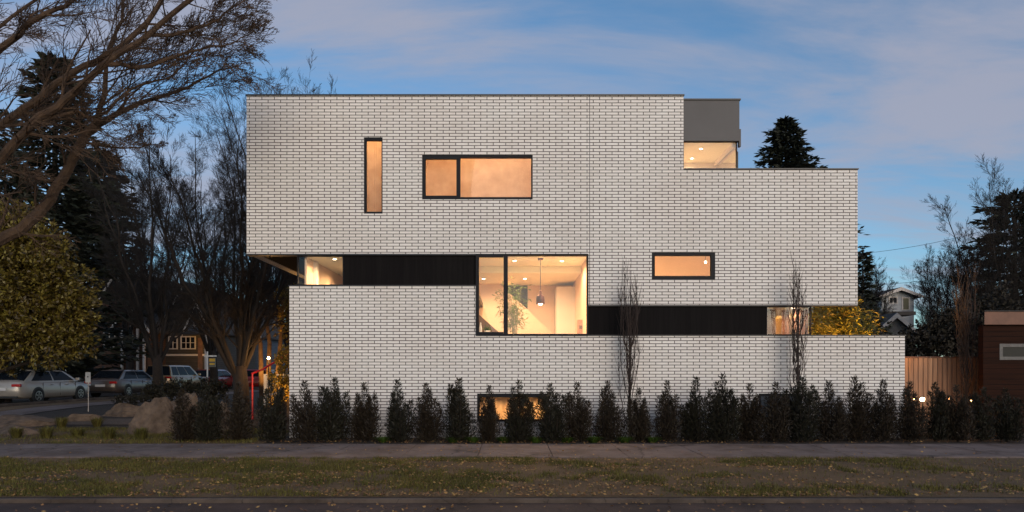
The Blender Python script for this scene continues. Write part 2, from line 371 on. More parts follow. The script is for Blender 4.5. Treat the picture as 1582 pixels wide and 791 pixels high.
# pavement slabs
b = MB(); x = -40.0
while x < 60:
    for (y0, y1) in ((13.14, 14.28), (14.292, 15.45)):
        dz = rnd.uniform(-.004, .004)
        b.box(x, x+1.50, y0, y1, -.05, .03+dz)
    x += 1.512
tag(b.build('pavement', M['concrete'], bevel=.006), kind='structure')
sheet('garden_path', -17.2, -10.4, 20.3, 21.9, M['gravel'], .016)
sheet('side_pavement', -18.6, -17.0, 17, 70, M['concrete'], .02)
sheet('front_lawn', -40, -5.9, 15.5, 19.5, M['lawn'], .012)
sheet('side_verge', -20.0, -18.7, 17, 70, M['lawn'], .014)

# ------------------------------------------------------------------ the house
house = empty('modern_house', (0, 21, 0), 'three storey modern white brick house with black bands and glowing windows', 'house')
def cells(solid, holes, y0, y1, name, m, parent=house, edges=True):
    xs_ = sorted({v for r in solid+holes for v in (r[0], r[1])}); zs_ = sorted({v for r in solid+holes for v in (r[2], r[3])})
    def ins(x, z): return any(r[0] < x < r[1] and r[2] < z < r[3] for r in solid) and not any(r[0] < x < r[1] and r[2] < z < r[3] for r in holes)
    g = [[ins((xs_[i]+xs_[i+1])/2, (zs_[j]+zs_[j+1])/2) for j in range(len(zs_)-1)] for i in range(len(xs_)-1)]
    def G(i, j): return 0 <= i < len(g) and 0 <= j < len(g[0]) and g[i][j]
    b = MB()
    for i in range(len(g)):
        for j in range(len(g[0])):
            if not g[i][j]: continue
            a, c, d, e = xs_[i], xs_[i+1], zs_[j], zs_[j+1]
            b.quad((a,y0,d),(c,y0,d),(c,y0,e),(a,y0,e)); b.quad((c,y1,d),(a,y1,d),(a,y1,e),(c,y1,e))
            if not G(i-1, j): b.quad((a,y1,d),(a,y0,d),(a,y0,e),(a,y1,e))
            if not G(i+1, j): b.quad((c,y0,d),(c,y1,d),(c,y1,e),(c,y0,e))
            if not G(i, j-1): b.quad((a,y1,d),(c,y1,d),(c,y0,d),(a,y0,d))
            if not G(i, j+1): b.quad((a,y0,e),(c,y0,e),(c,y1,e),(a,y1,e))
    return b.build(name, m, parent, boxuv=True)
def rc(x0, y0, x1, y1): return (X(x0), X(x1), Z(y1), Z(y0))
WA = rc(562, 212, 591, 330); WB = rc(652, 239, 823, 308); WC = rc(1007, 390, 1105, 432); WD = rc(735, 392.5, 909, 519)
BW1 = rc(737, 608, 848, 652); BW2 = rc(1172, 608, 1240, 648)
TOP = Z(148); MID = Z(392); STEP = Z(262); RB = Z(471); LT = Z(442); LT2 = Z(519)
xl = X(381); xr = X(1325); xs1 = X(1056); xw0 = X(735); xw1 = X(909); xj = X(911)
BK = 25.0
o = cells([rc(381,148,1056,392), rc(1056,262,1325,392), rc(909,392,1325,471)], [WA, WB, WC, (xj-.008, xj+.008, MID+.0, TOP+1), (xj-.008, xj+.008, RB-1, MID)], WY, WY+.25, 'brick_wall', M['brick'])
b = MB(); b.box(xj-.03, xj+.03, WY+.02, WY+.2, RB+.01, TOP-.01); b.build('expansion_joint', M['black'], house)
o = cells([(X(447), xw0, -.3, LT), (xw0, X(1398), -.3, LT2)], [BW1, BW2], WY+.003, WY+.25, 'lower_brick_wall', M['brick'])
# shell: side walls, back wall, roofs, soffits
b = MB(); b.box(xl, xl+.25, WY+.252, BK, MID, TOP); b.box(xl+.252, X(1250), BK-.25, BK, MID, TOP-1.9)
b.box(xs1-.25, xs1, WY+.252, BK-.26, STEP-.3, TOP); b.box(xl+.252, xs1-.252, BK-.25, BK, TOP-1.898, TOP)
b.build('side_brick_wall', M['brick'], house, boxuv=True)
b = MB(); b.box(X(447), X(447)+.25, WY+.254, BK-.3, -.3, LT); b.box(X(1240), X(1250), WY+4.2, BK-.26, -.3, STEP-.35); b.box(X(447)+.26, X(1239), BK-.55, BK-.3, -.3, RB+1)
b.build('rear_brick_wall', M['brick'], house, boxuv=True)
b = MB(); b.box(xl+.25, xs1-.252, WY+.25, BK-.252, TOP-.32, TOP-.2); b.box(xs1+.001, X(1250), WY+.25, BK, STEP-.34, STEP-.2); b.build('roof', M['coping'], house)
b = MB(); b.box(xl+.252, xw0-.02, WY+.252, BK-.252, MID+.003, MID+.12); b.build('soffit', M['cladding'], house, boxuv=True)
b = MB()
b.box(xl-.02, xs1+.02, WY-.025, WY+.28, TOP, TOP+.035); b.box(xl-.02, xl+.28, WY+.28, BK+.02, TOP, TOP+.035)
b.build('roof_coping', M['coping'], house)
b = MB(); b.box(xs1+.022, xr+.02, WY-.025, WY+.28, STEP, STEP+.03); b.build('terrace_coping', M['coping'], house)
b = MB(); b.box(X(447)-.02, xw0-.005, WY-.02, WY+.27, LT, LT+.025); b.box(X(909)+.005, X(1398)+.02, WY-.02, WY+.27, LT2, LT2+.025)
b.build('wall_cap', M['coping'], house)
b = MB(); b.box(xl, xw0-.003, WY-.012, WY+.25, MID-.035, MID); b.box(X(911), xr, WY-.012, WY+.25, RB-.03, RB); b.build('drip_edge', M['coping'], house)
# dark cladding bands
b = MB(); b.box(X(530), xw0-.005, WY+.05, WY+.25, LT+.028, MID-.037); b.build('cladding_band', M['cladding'], house, boxuv=True)
b = MB(); b.box(X(909)+.005, X(1185), WY+.05, WY+.25, LT2+.028, RB-.032); b.build('cladding_band', M['cladding'], house, boxuv=True)
b = MB(); b.box(X(458), X(458)+.12, WY+1.6, BK-.6, LT+.028, MID-.0); b.build('cladding_band', M['cladding'], house, boxuv=True)
# left ledge floor so that the recess has a base
b = MB(); b.box(X(447)+.26, xw0, WY+.27, BK-.56, LT-.14, LT-.02); b.build('floor_slab', M['coping'], house)
b = MB(); b.box(xw0+.01, X(1250), WY+.27, BK-.56, 1.1, 1.25); b.build('floor_slab', M['coping'], house)

def window(r, y, t, mull=(), label=None, fd=.09, parent=house, glassx=None, tt=None, tb=None, tl=None, tr_=None):
    x0, x1, z0, z1 = r; tl = tl or t; tr_ = tr_ or t; tt = tt or t; tb = tb or t
    b = MB(); b.box(x0, x0+tl, y, y+fd, z0, z1); b.box(x1-tr_, x1, y, y+fd, z0, z1)
    b.box(x0+tl, x1-tr_, y, y+fd, z1-tt, z1); b.box(x0+tl, x1-tr_, y, y+fd, z0, z0+tb)
    for m_ in mull: b.box(m_[0], m_[1], y-.003, y+fd-.003, z0+tb+.001, z1-tt-.001)
    wn = b.build('window', M['frame'], parent)
    if label: wn['label'] = label
    g = MB(); edges = [x0+tl] + [v for m_ in mull for v in m_] + [x1-tr_]
    for k in range(0, len(edges), 2):
        g.quad((edges[k], y+fd*.5, z0+tb), (edges[k+1], y+fd*.5, z0+tb), (edges[k+1], y+fd*.5, z1-tt), (edges[k], y+fd*.5, z1-tt))
    g.build('pane', M['glass'], wn)
    return wn
def sh(r, e=.004): return (r[0]+e, r[1]-e, r[2]+e, r[3]-e)
window(sh(WA), WY+.02, .025, label='tall narrow window', tl=.055, tt=.07, tb=.05)
w_ = window(sh(WB), WY+.02, .06, [(X(705), X(711))], label='wide upper window with a small casement', tb=.06, tt=.06, tr_=.035)
b = MB(); b.box(WB[0]+.066, X(705)-.002, WY+.012, WY+.07, WB[2]+.066, WB[2]+.10); b.box(WB[0]+.066, X(705)-.002, WY+.012, WY+.07, WB[3]-.11, WB[3]-.066)
b.box(WB[0]+.066, WB[0]+.09, WY+.012, WY+.07, WB[2]+.101, WB[3]-.111); b.build('casement_sash', M['frame'], w_)
window(sh(WC), WY+.015, .08, label='small low window', tt=.075, tb=.095, tr_=.10)
wd = window(sh(WD), WY-.03, .035, [(X(778), X(784.5))], label='large living room window', fd=.16, tl=.05, tb=.05)
b = MB(); b.box(WD[0]+.058, X(778)-.003, WY-.045, WY+.02, WD[2]+.056, WD[2]+.10); b.box(WD[0]+.058, X(778)-.003, WY-.045, WY+.02, WD[3]-.085, WD[3]-.04)
b.box(WD[0]+.058, WD[0]+.085, WY-.045, WY+.02, WD[2]+.101, WD[3]-.086); b.build('casement_sash', M['frame'], wd)
CW = (X(458), X(530)-.003, LT+.028, MID-.038); window(CW, WY+.05, .02, label='corner window at the left end')
RW = (X(1185)+.003, X(1255), LT2+.028, RB-.033); window(RW, WY+.05, .02, label='corner window at the right end')
window(sh(BW1), WY+.03, .06, label='lit basement window', tt=.09); window(sh(BW2), WY+.03, .07, label='dark basement window')
# side panes of the corner windows
b = MB(); b.quad((X(1255)-.02, WY+.2, RW[2]), (X(1255)-.02, WY+4.2, RW[2]), (X(1255)-.02, WY+4.2, RW[3]), (X(1255)-.02, WY+.2, RW[3])); b.build('side_pane', M['glass'], house)
b = MB(); b.quad((X(458)+.01, WY+.14, CW[2]), (X(458)+.01, WY+1.6, CW[2]), (X(458)+.01, WY+1.6, CW[3]), (X(458)+.01, WY+.14, CW[3])); b.build('side_pane', M['glass'], house)
# grey penthouse box
gx0, gx1 = xs1+.003, X(1143); gz0 = Z(217)
b = MB(); b.box(gx0, gx1, WY+.03, WY+1.9, gz0, Z(154)); pb = b.build('penthouse_box', M['zinc'], house)
b = MB(); b.box(gx0, gx1+.03, WY+.0, WY+1.93, Z(154), Z(152)); b.build('box_coping', M['coping'], pb)
b = MB(); b.box(gx1-.0, gx1+.05, WY+.06, WY+.16, Z(225), Z(198)); b.tube([(gx1-.02, WY+.12, Z(232)), (gx1-.02, WY+.12, Z(262))], .02, 6); b.build('downpipe', M['zinc'], pb)
GW = (gx0+.0, X(1140), STEP+.034, gz0-.002); window(GW, WY+.05, .012, label='rooftop corner window', tl=.02)
b = MB(); b.quad((X(1140), WY+.14, GW[2]), (X(1140), WY+1.8, GW[2]), (X(1140), WY+1.8, GW[3]), (X(1140), WY+.14, GW[3])); b.build('side_pane', M['glass'], house)

# interior rooms
def room(x0, x1, y0, y1, z0, z1, wall, floor=None, ceil=None, front=True, lft=True, rgt=True, holes=()):
    e = .0
    b = MB(); 
    if lft: b.box(x0-.05, x0, y0, y1, z0, z1)
    if rgt: b.box(x1, x1+.05, y0, y1, z0, z1)
    b.box(x0-.05, x1+.05, y1, y1+.05, z0, z1)
    w_ = b.build('interior_wall', wall, house)
    b = MB(); b.box(x0-.05, x1+.05, y0, y1+.05, z1, z1+.05); b.build('ceiling', ceil or M['ceil'], house)
    b = MB(); b.box(x0-.05, x1+.05, y0, y1+.05, z0-.05, z0); b.build('interior_floor', floor or M['wood'], house)
def downlight(x, y, z, power=25, r=.045, spot=True, col=LW):
    b = MB(); b.lathe([(r*1.35, -.006), (r*1.35, .0)], (x, y, z), 16); ring = b.build('downlight', M['white'], house)
    b = MB(); b.lathe([(r, -.009), (r, -.007)], (x, y, z), 16); b.build('bulb', M['lamp'], ring)
    if power:
        l = bpy.data.lights.new('downlight_light', 'SPOT'); l.energy = power; l.spot_size = R(165); l.spot_blend = .6; l.shadow_soft_size = .05; l.color = col
        lo = bpy.data.objects.new('downlight_light', l); C.objects.link(lo); lo.location = (x, y, z-.03)
y0 = WY+.26
# living room
LZ = Z(393)-.02
room(X(458)+.18, X(909)-.0, y0, 21.6, 2.2, LZ, M['warmwall'], rgt=True)
b = MB(); b.box(X(560), X(909)-.002, 18.8, 21.59, Z(410, 18.8)-.21, LZ-.002); b.build('bulkhead', M['ceil'], house)
BZ = Z(410, 18.8)-.21
for (x, y, z, p) in ((X(795, 17.85), 17.85, LZ, 55), (X(868, 17.9), 17.9, LZ, 55), (X(747, 20.0), 20.0, BZ, 38), (X(811, 20.0), 20.0, BZ, 38), (X(517, 17.6), 17.6, LZ, 45), (-4.6, 19.2, LZ, 40), (X(600, 18.2), 18.2, LZ, 25)):  # unseen light near the left wall is added to brighten that corner
    downlight(x, y, z, p*3.6)
# back wall: dark window and sloping stair guard in front of it
b = MB(); yb = 21.56
b.quad((X(778, yb), yb, Z(480, yb)), (X(815, yb), yb, Z(480, yb)), (X(815, yb), yb, Z(441, yb)), (X(778, yb), yb, Z(441, yb))); b.build('rear_window', M['darkglass'], house)
b = MB(); ys_ = 21.2; pts = [P(735, 405, ys_), P(783, 449, ys_), P(815, 478, ys_), P(870, 530, ys_), P(735, 530, ys_)]
b.prism_y([(p.x, p.z) for p in pts], ys_, ys_+.08); b.build('stair_guard', M['warmwall'], house)
b = MB(); ys_ = 19.2; pts = [P(738, 484, ys_), P(738, 520, ys_), P(778, 520, ys_)]
b.prism_y([(p.x, p.z) for p in pts], ys_, ys_+.1); b.build('stair_stringer', M['walnut'], house)
b = MB(); yk = 20.6; b.box(X(860, yk), X(909, 17.3), yk, 21.5, 2.2, Z(443, yk)); b.build('cabinet_wall', M['paint'], house)
b = MB(); ys_ = 18.4
b.box(X(893, ys_), X(912, ys_), ys_, ys_+.35, 2.2, Z(494, ys_)); cb = b.build('bookcase', M['curtain'], house)
b = MB(); b.box(X(895, ys_), X(912, ys_), ys_-.006, ys_-.002, Z(508, ys_), Z(503, ys_)); b.build('shelf_recess', M['walnut'], cb)
# left corner room partition
b = MB(); b.box(X(458)+.181, X(458)+.26, 17.85, 18.05, 2.2, LZ-.003); b.build('partition', M['paint'], house)
# upper floor
UZ = TOP-.33
room(xl+.26, X(905), y0, 20.2, 5.2, UZ, M['warmwall'], ceil=M['birch'], floor=M['wood'])
b = MB(); b.box(X(606), X(608), y0, 20.2, 5.21, UZ-.002); b.build('interior_partition', M['warmwall'], house)
for (x, y, p) in ((X(575), 18.4, 52), (X(700), 18.8, 50), (X(790), 18.6, 50)): downlight(x, y, UZ, p*2.2, .04, col=(1, .57, .27))
# sheer blinds that hang behind the upper windows
def blind(x0, x1, z0, z1, y, m, amp=.012, n=60, name='roller_blind'):
    b = MB()
    for k in range(n):
        a = x0+(x1-x0)*k/n; c = x0+(x1-x0)*(k+1)/n
        ya = y+amp*math.sin(k*1.3)+amp*.6*math.sin(k*.47); yc = y+amp*math.sin((k+1)*1.3)+amp*.6*math.sin((k+1)*.47)
        b.quad((a, ya, z0), (c, yc, z0), (c, yc, z1), (a, ya, z1))
    return b.build(name, m, house, smooth=True)
sheer = mat('sheer_blind_reflections', (.74, .56, .36), .9, col2=(.95, .80, .58), scale=2.6, trans=.65, detail=9)  # colour mottling paints soft tree reflections into the blind cloth
blind(WA[0]-.05, WA[1]+.05, WA[2]-.05, WA[3]+.05, WY+.45, sheer, .004)
blind(WB[0]-.05, WB[1]+.05, WB[2]-.05, WB[3]+.05, WY+.5, sheer, .004)
# room of the small low window
room(xw1+.1, X(1245), y0, 20.5, 3.6, 6.1, M['warmwall'], ceil=M['ceil'])
for x, y, p in ((X(1090, 18.6), 18.6, 25), (X(1000), 19.2, 25)): downlight(x, y, 6.1, p*5.2, col=(1, .56, .20))
b = MB(); yk = 18.2; b.lathe([(.01, -.03), (.028, -.012), (.028, .012), (.01, .03)], P(1090, 405, yk), 12); wl = b.build('wall_lamp', M['lamp'], house)
b = MB(); b.tube([P(1090, 405, yk)+Vector((0, 0, .05)), (X(1090, yk), yk, 6.1)], .006, 6); b.build('stem', M['black'], wl)
# dining room of the right corner
room(xw1+.1, X(1255)-.06, y0, WY+4.1, 1.3, RB-.04, M['warmwall'], rgt=False)
for x, y, p in ((X(1236), 17.42, 9), (X(1150), 18.8, 11), (X(1215), 20.0, 9), (X(1100), 19, 8)): downlight(x, y, RB-.04, p*3.6)  # first one, between glass and curtain, is added to light the curtain
blind(X(1227, 17.5), X(1255)-.08, 1.3, RB-.05, WY+.55, M['curtain'], .035, 24, 'curtain')
blind(X(1208, 18), X(1219, 18), 1.3, RB-.05, WY+1.0, M['curtain'], .04, 14, 'curtain')
b = MB(); b.box(X(1183, 17.8), X(1196, 17.8), 17.7, 18.1, 1.3, Z(478, 17.8)); b.build('bookcase', M['walnut'], house)
# rooftop room
room(gx0+.02, X(1139), WY+.15, 18.8, STEP-.1, gz0-.01, M['paint'], rgt=False)
for x, y, p in ((X(1083, 17.6), 17.6, 8), (X(1069, 18.4), 18.4, 8)): downlight(x, y, gz0-.01, p*3.9, .035, col=(1, .74, .5))
b = MB(); b.box(X(1139)-.07, X(1139), WY+.2, 18.78, gz0-.10, gz0-.012); b.build('cornice', M['paint'], house)
# basement room
room(X(700), X(900), y0, 19.5, -.4, 1.08, M['warmwall'])
for x, y, p in ((X(765), 18, 22), (X(825), 18, 22)): downlight(x, y, 1.08, p*1.8, col=(1, .5, .18))
blind(BW1[0], BW1[1], BW1[2]-.1, BW1[3]+.05, WY+.5, sheer, .01)

# pendant lamp, plant and vase behind the big window
yp = 17.5; cx = X(835, yp)
pl = empty('pendant_lamp', (cx, yp, LZ), 'dark copper pendant lamp hanging behind the large living room window', 'lamp')
b = MB(); b.lathe([(.075, 0), (.075, -.035), (.05, -.045)], (cx, yp, LZ), 20); b.build('ceiling_rose', M['copper'], pl)
zt = Z(457, yp)
b = MB(); b.tube([(cx, yp, LZ-.04), (cx, yp, zt+.09)], .008, 6); b.build('cord', M['black'], pl)
b = MB(); b.lathe([(.02, .14), (.035, .12), (.04, .04), (.10, -.01), (.108, -.03), (.118, -.22), (.10, -.22), (.095, -.03), (.03, -.0)], (cx, yp, zt), 20); sd_ = b.build('lamp_shade', M['copper'], pl, smooth=True)
b = MB(); b.lathe([(.01, -.12), (.05, -.15), (.06, -.19), (.05, -.23), (.01, -.25)], (cx, yp, zt), 16); b.build('bulb', M['bulb'], pl, smooth=True)
l = bpy.data.lights.new('pendant_light', 'POINT'); l.energy = 12; l.color = LW; l.shadow_soft_size = .06; lo = bpy.data.objects.new('pendant_light', l); C.objects.link(lo); lo.location = (cx, yp, zt-.32)

def leafquad(b, p, d, n, L, W):
    d = d.normalized(); s = d.cross(n)
    if s.length < 1e-3: s = d.cross(Vector((0.3, 1, .2)))
    s.normalize(); s *= W/2
    i = len(b.v); b.v += [tuple(p), tuple(p+d*L*.5+s), tuple(p+d*L), tuple(p+d*L*.5-s)]; b.f.append((i, i+1, i+2, i+3))
def rv(r_, z=1.0): return Vector((r_.gauss(0, 1), r_.gauss(0, 1), r_.gauss(0, 1)*z))
def bamboo(b, c, base, h, n, spread, r_, leaf=.13, per=60):
    for k in range(n):
        a = r_.uniform(0, 6.28); lean = Vector((math.cos(a), math.sin(a), 0))*spread*r_.uniform(.2, 1)
        hh = h*r_.uniform(.7, 1); pts = []
        for j in range(9):
            t = j/8; pts.append(base+lean*(.15+t*t*.9)+Vector((0, 0, hh*t)))
        c.tube(pts, [.011*(1-.7*j/8) for j in range(9)], 5)
        for j in range(per):
            t = r_.uniform(.3, 1); i = min(7, int(t*8)); p = pts[i].lerp(pts[i+1], t*8-i)
            dr = rv(r_, .5).normalized(); q = p+dr*r_.uniform(.02, .32)
            c.tube([p, q], .002, 3, False)
            for _ in range(3): leafquad(b, q, dr+rv(r_)*.6+Vector((0, 0, -.3)), rv(r_), leaf*r_.uniform(.6, 1.2), leaf*.14)
r_ = random.Random(3); pt = empty('potted_bamboo', (X(797, 18.3), 18.3, 2.2), 'leafy green bamboo plant standing indoors behind the large living room window', 'plant')
b = MB(); c = MB(); bamboo(b, c, Vector((X(797, 18.3), 18.3, 2.5)), Z(440, 18.3)-2.45, 9, .62, r_, .15, 40)
b.build('foliage', M['limegreen'], pt); c.build('cane', M['cane'], pt)
b = MB(); b.lathe([(.14, 0), (.2, .35), (.17, .35), (.16, .3)], (X(797, 18.3), 18.3, 2.2), 20); b.build('pot', M['white'], pt)
vz = empty('vase_of_flowers', (X(751, 17.45), 17.45, WD[2]), 'small white pot of flowers on the sill inside the living room casement', 'plant pot')
b = MB(); b.box(WD[0]+.02, WD[1]-.02, WY+.13, WY+.62, WD[2]-.02, WD[2]+.045); b.build('window_sill', M['white'], house)
zs0 = WD[2]+.047
b = MB(); b.lathe([(.05, 0), (.085, .12), (.07, .12)], (X(753, 17.45), 17.45, zs0), 16); b.build('pot', M['white'], vz)
b = MB(); r_ = random.Random(5)
for k in range(60): leafquad(b, Vector((X(753, 17.45), 17.45, zs0+.11)), rv(r_)+Vector((0, 0, .8)), rv(r_), .16*r_.random()+.05, .03)
b.build('foliage', M['limegreen'], vz)
bo = empty('white_bottle', (X(742.5, 17.3), 17.3, zs0), 'white bottle standing at the left end of the living room sill', 'bottle')
b = MB(); b.lathe([(.035, 0), (.038, .02), (.036, .2), (.018, .26), (.016, .32)], (X(742.5, 17.3), 17.3, zs0), 16); b.build('glass_body', M['white'], bo, smooth=True)

# ------------------------------------------------------------------ branch generator
def grow(b, p, d, L, r, depth, r_, up=.15, ang=(25, 50), kids=(3, 6), ratio=(.45, .75), wob=.14, tips=None, minr=.004, start=.25, bias=None):
    n = max(3, min(9, int(L/.22)+2)); pts = [p.copy()]; d = d.normalized(); rr = [r]
    for k in range(n):
        d = (d+rv(r_)*wob*.55+Vector((0, 0, up*.35))+(bias*.06 if bias else Vector((0, 0, 0)))).normalized()
        pts.append(pts[-1]+d*L/n); rr.append(max(minr, r*(1-.72*(k+1)/n)))
    b.tube(pts, rr, 7 if r > .06 else (5 if r > .02 else 3), False)
    if depth <= 0:
        if tips is not None: tips.append(pts[-1])
        return
    m_ = r_.randint(*kids)
    for k in range(m_):
        t = start+(1-start)*(k+r_.random())/m_; i = min(n-1, int(t*n)); q = pts[i].lerp(pts[i+1], t*n-i)
        dd = (pts[i+1]-pts[i]).normalized(); ax = dd.cross(rv(r_)); ax.normalize()
        nd = Matrix.Rotation(R(r_.uniform(*ang)), 3, ax) @ dd
        grow(b, q, nd, L*r_.uniform(*ratio)*(1.1-.4*t), rr[i]*r_.uniform(.45, .65), depth-1, r_, up, ang, kids, ratio, wob*.85, tips, minr, .15, bias)
def path_limb(b, pts, r0, r1, depth, r_, kids, L0, up=.2, bias=None, kmin=.12, kpow=1.0, ang=(28, 60)):
    P_ = [Vector(p) for p in pts]; out = []
    for i in range(len(P_)-1):
        a = P_[max(i-1, 0)]; b0 = P_[i]; c0 = P_[i+1]; d0 = P_[min(i+2, len(P_)-1)]
        for k in range(4):
            t = k/4; out.append(.5*((2*b0)+(c0-a)*t+(2*a-5*b0+4*c0-d0)*t*t+(3*b0-a-3*c0+d0)*t**3)+rv(r_)*.012)
    out.append(P_[-1]); n = len(out); rr = [r0+(r1-r0)*(i/(n-1))**.8 for i in range(n)]
    b.tube(out, rr, 8, False)
    for k in range(kids):
        t = kmin+(1-kmin)*((k+r_.random())/kids); i = min(n-2, int(t*(n-1))); q = out[i].lerp(out[i+1], t*(n-1)-i)
        dd = (out[i+1]-out[i]).normalized(); ax = dd.cross(rv(r_)); ax.normalize()
        nd = Matrix.Rotation(R(r_.uniform(*ang)), 3, ax) @ dd
        grow(b, q, nd, L0*r_.uniform(.5, 1.1)*(1.15-.45*t), max(.008, rr[i]*r_.uniform(.25, .5)), depth, r_, up, (22, 48), (3, 6), (.45, .75), .14, None, .0045, .15, bias)

# big foreground street tree whose trunk stands left of the frame
ft = empty('bare_street_tree', (X(-190, 12.6), 12.6, 0), 'bare street tree with long brown limbs reaching over the cars from the left edge', 'tree')
tb = Vector((X(-190, 12.6), 12.6, 0)); r_ = random.Random(21)
b = MB(); top = P(-150, 420, 12.6); b.tube([tb-Vector((0, 0, .1)), tb+Vector((.02, 0, .5)), tb+Vector((.1, .05, 1.4)), top, P(-120, 330, 12.6)], [.36, .28, .25, .23, .18], 12); b.build('trunk', M['barklight'], ft, smooth=True)
limbs = [
 ([(-150,430,12.6),(-60,398,13.2),(0,372,13.6),(56,334,13.9),(95,278,14.1),(126,219,14.2),(147,196,14.3)], .16, .10, 6, 1.0),
 ([(147,196,14.3),(190,170,14.5),(240,152,14.7),(290,134,14.9),(330,112,15),(368,102,15.1)], .085, .010, 15, 1.05),
 ([(140,205,14.3),(160,150,14.2),(165,95,14.1),(186,30,14),(196,-60,13.9)], .075, .025, 12, 1.4),
 ([(-130,350,12.6),(-60,240,12.9),(0,194,13),(50,158,13),(101,120,13.1),(167,83,13.3),(228,35,13.4),(262,-30,13.5)], .12, .045, 14, 1.4),
 ([(-130,340,12.6),(-60,292,12.4),(0,246,12.3),(50,190,12.3),(101,154,12.4),(162,98,12.5),(228,56,12.7),(300,-6,12.8),(340,-50,12.9)], .12, .04, 15, 1.4),
 ([(228,56,12.7),(280,50,13),(330,34,13.2),(360,12,13.4),(395,-6,13.5)], .05, .010, 12, .9),
 ([(-120,330,12.6),(-70,150,12),(0,78,11.8),(50,34,11.7),(100,8,11.7),(150,-30,11.7)], .10, .03, 11, 1.2),
 ([(126,219,14.2),(190,228,14.4),(235,224,14.6)], .035, .01, 6, .5),
 ([(162,98,12.5),(220,104,12.8),(270,88,13),(320,72,13.2),(350,70,13.3),(378,56,13.4)], .055, .010, 13, .85),
 ([(50,190,12.3),(110,172,12.6),(150,180,12.8),(215,130,13),(262,120,13.2),(300,80,13.4)], .05, .012, 12, 1.0),
 ([(-100,300,12.6),(-60,100,13.5),(0,40,13.8),(70,-10,14)], .06, .03, 10, 1.1),
 ([(-60,240,12.9),(0,250,13.3),(30,205,13.4),(80,185,13.5),(120,145,13.6)], .035, .01, 8, .8),
]
b = MB()
for (pts, r0, r1, k, L0) in limbs:
    path_limb(b, [P(*p) for p in pts], r0*.88, r1*.9, 3, r_, int(k*1.2), L0*1.15, .05, Vector((.8, 0, .22)))
b.build('limbs', M['barklight'], ft)

def bare_tree(name, base, h, spread, nst, seed, label, group=None, m='twigdk', tr='bark', r0=.22, depth=4, L=.42, upf=.35, fork=.16, kids=(3, 5), minr=.010, tw=24):
    r_ = random.Random(seed); e = empty(name, base, label, 'tree', group); base = Vector(base)
    b = MB(); fz = h*fork; f = base+Vector((r_.uniform(-.1, .1), 0, fz))
    b.tube([base-Vector((0, 0, .15)), base+Vector((0, 0, .15)), base+Vector((.03, 0, fz*.5)), f+Vector((0, 0, .2))], [r0*1.5, r0*1.15, r0, r0*.9], 10); b.build('trunk', M[tr], e, smooth=True)
    b = MB()
    for k in range(nst):
        a = 6.283*k/nst+r_.uniform(-.4, .4); s = spread*r_.uniform(.45, 1); hh = (h-fz)*r_.uniform(.75, 1.0)
        if k % 4 == 0: s *= .35
        pts = [f-Vector((0, 0, fz*.25))]
        for j in range(1, 7):
            t = j/6; pts.append(f+Vector((math.cos(a)*s*(t**.8), math.sin(a)*s*(t**.8), hh*(t**1.05)))+rv(r_)*.07*h/9)
        path_limb(b, pts, r0*r_.uniform(.36, .5), .015, depth-1, r_, tw, h*L*.36, upf*.45, Vector((math.cos(a)*.5, math.sin(a)*.5, .6)), .12, 1, (18, 52))
    b.build('crown', M[m], e)
    return e
bare_tree('bare_tree', (X(372, 22.5), 22.5, .25), 9.0, 3.2, 10, 4, 'large many-stemmed bare tree with a thick dark trunk beside the red handrail', r0=.26)
bare_tree('bare_tree', (X(243, 33), 33, .3), 12.6, 4.2, 9, 9, 'bare forked tree with a warm-lit fork in front of the clapboard house', r0=.24, m='twigdk')
bare_tree('bare_tree', (X(330, 42), 42, .3), 15.5, 5.0, 9, 14, 'tall bare tree rising behind the parked cars, between two larger bare trees', r0=.25, minr=.009)
bare_tree('bare_tree', (X(450, 33), 33, .3), 15.0, 3.9, 20, 17, 'bare tree whose twigs show above the left end of the white brick roof', r0=.2)
bare_tree('bare_tree', (X(200, 50), 50, .3), 17, 5.0, 8, 19, 'bare tree in front of the tall dark conifer above the gabled house', r0=.25)

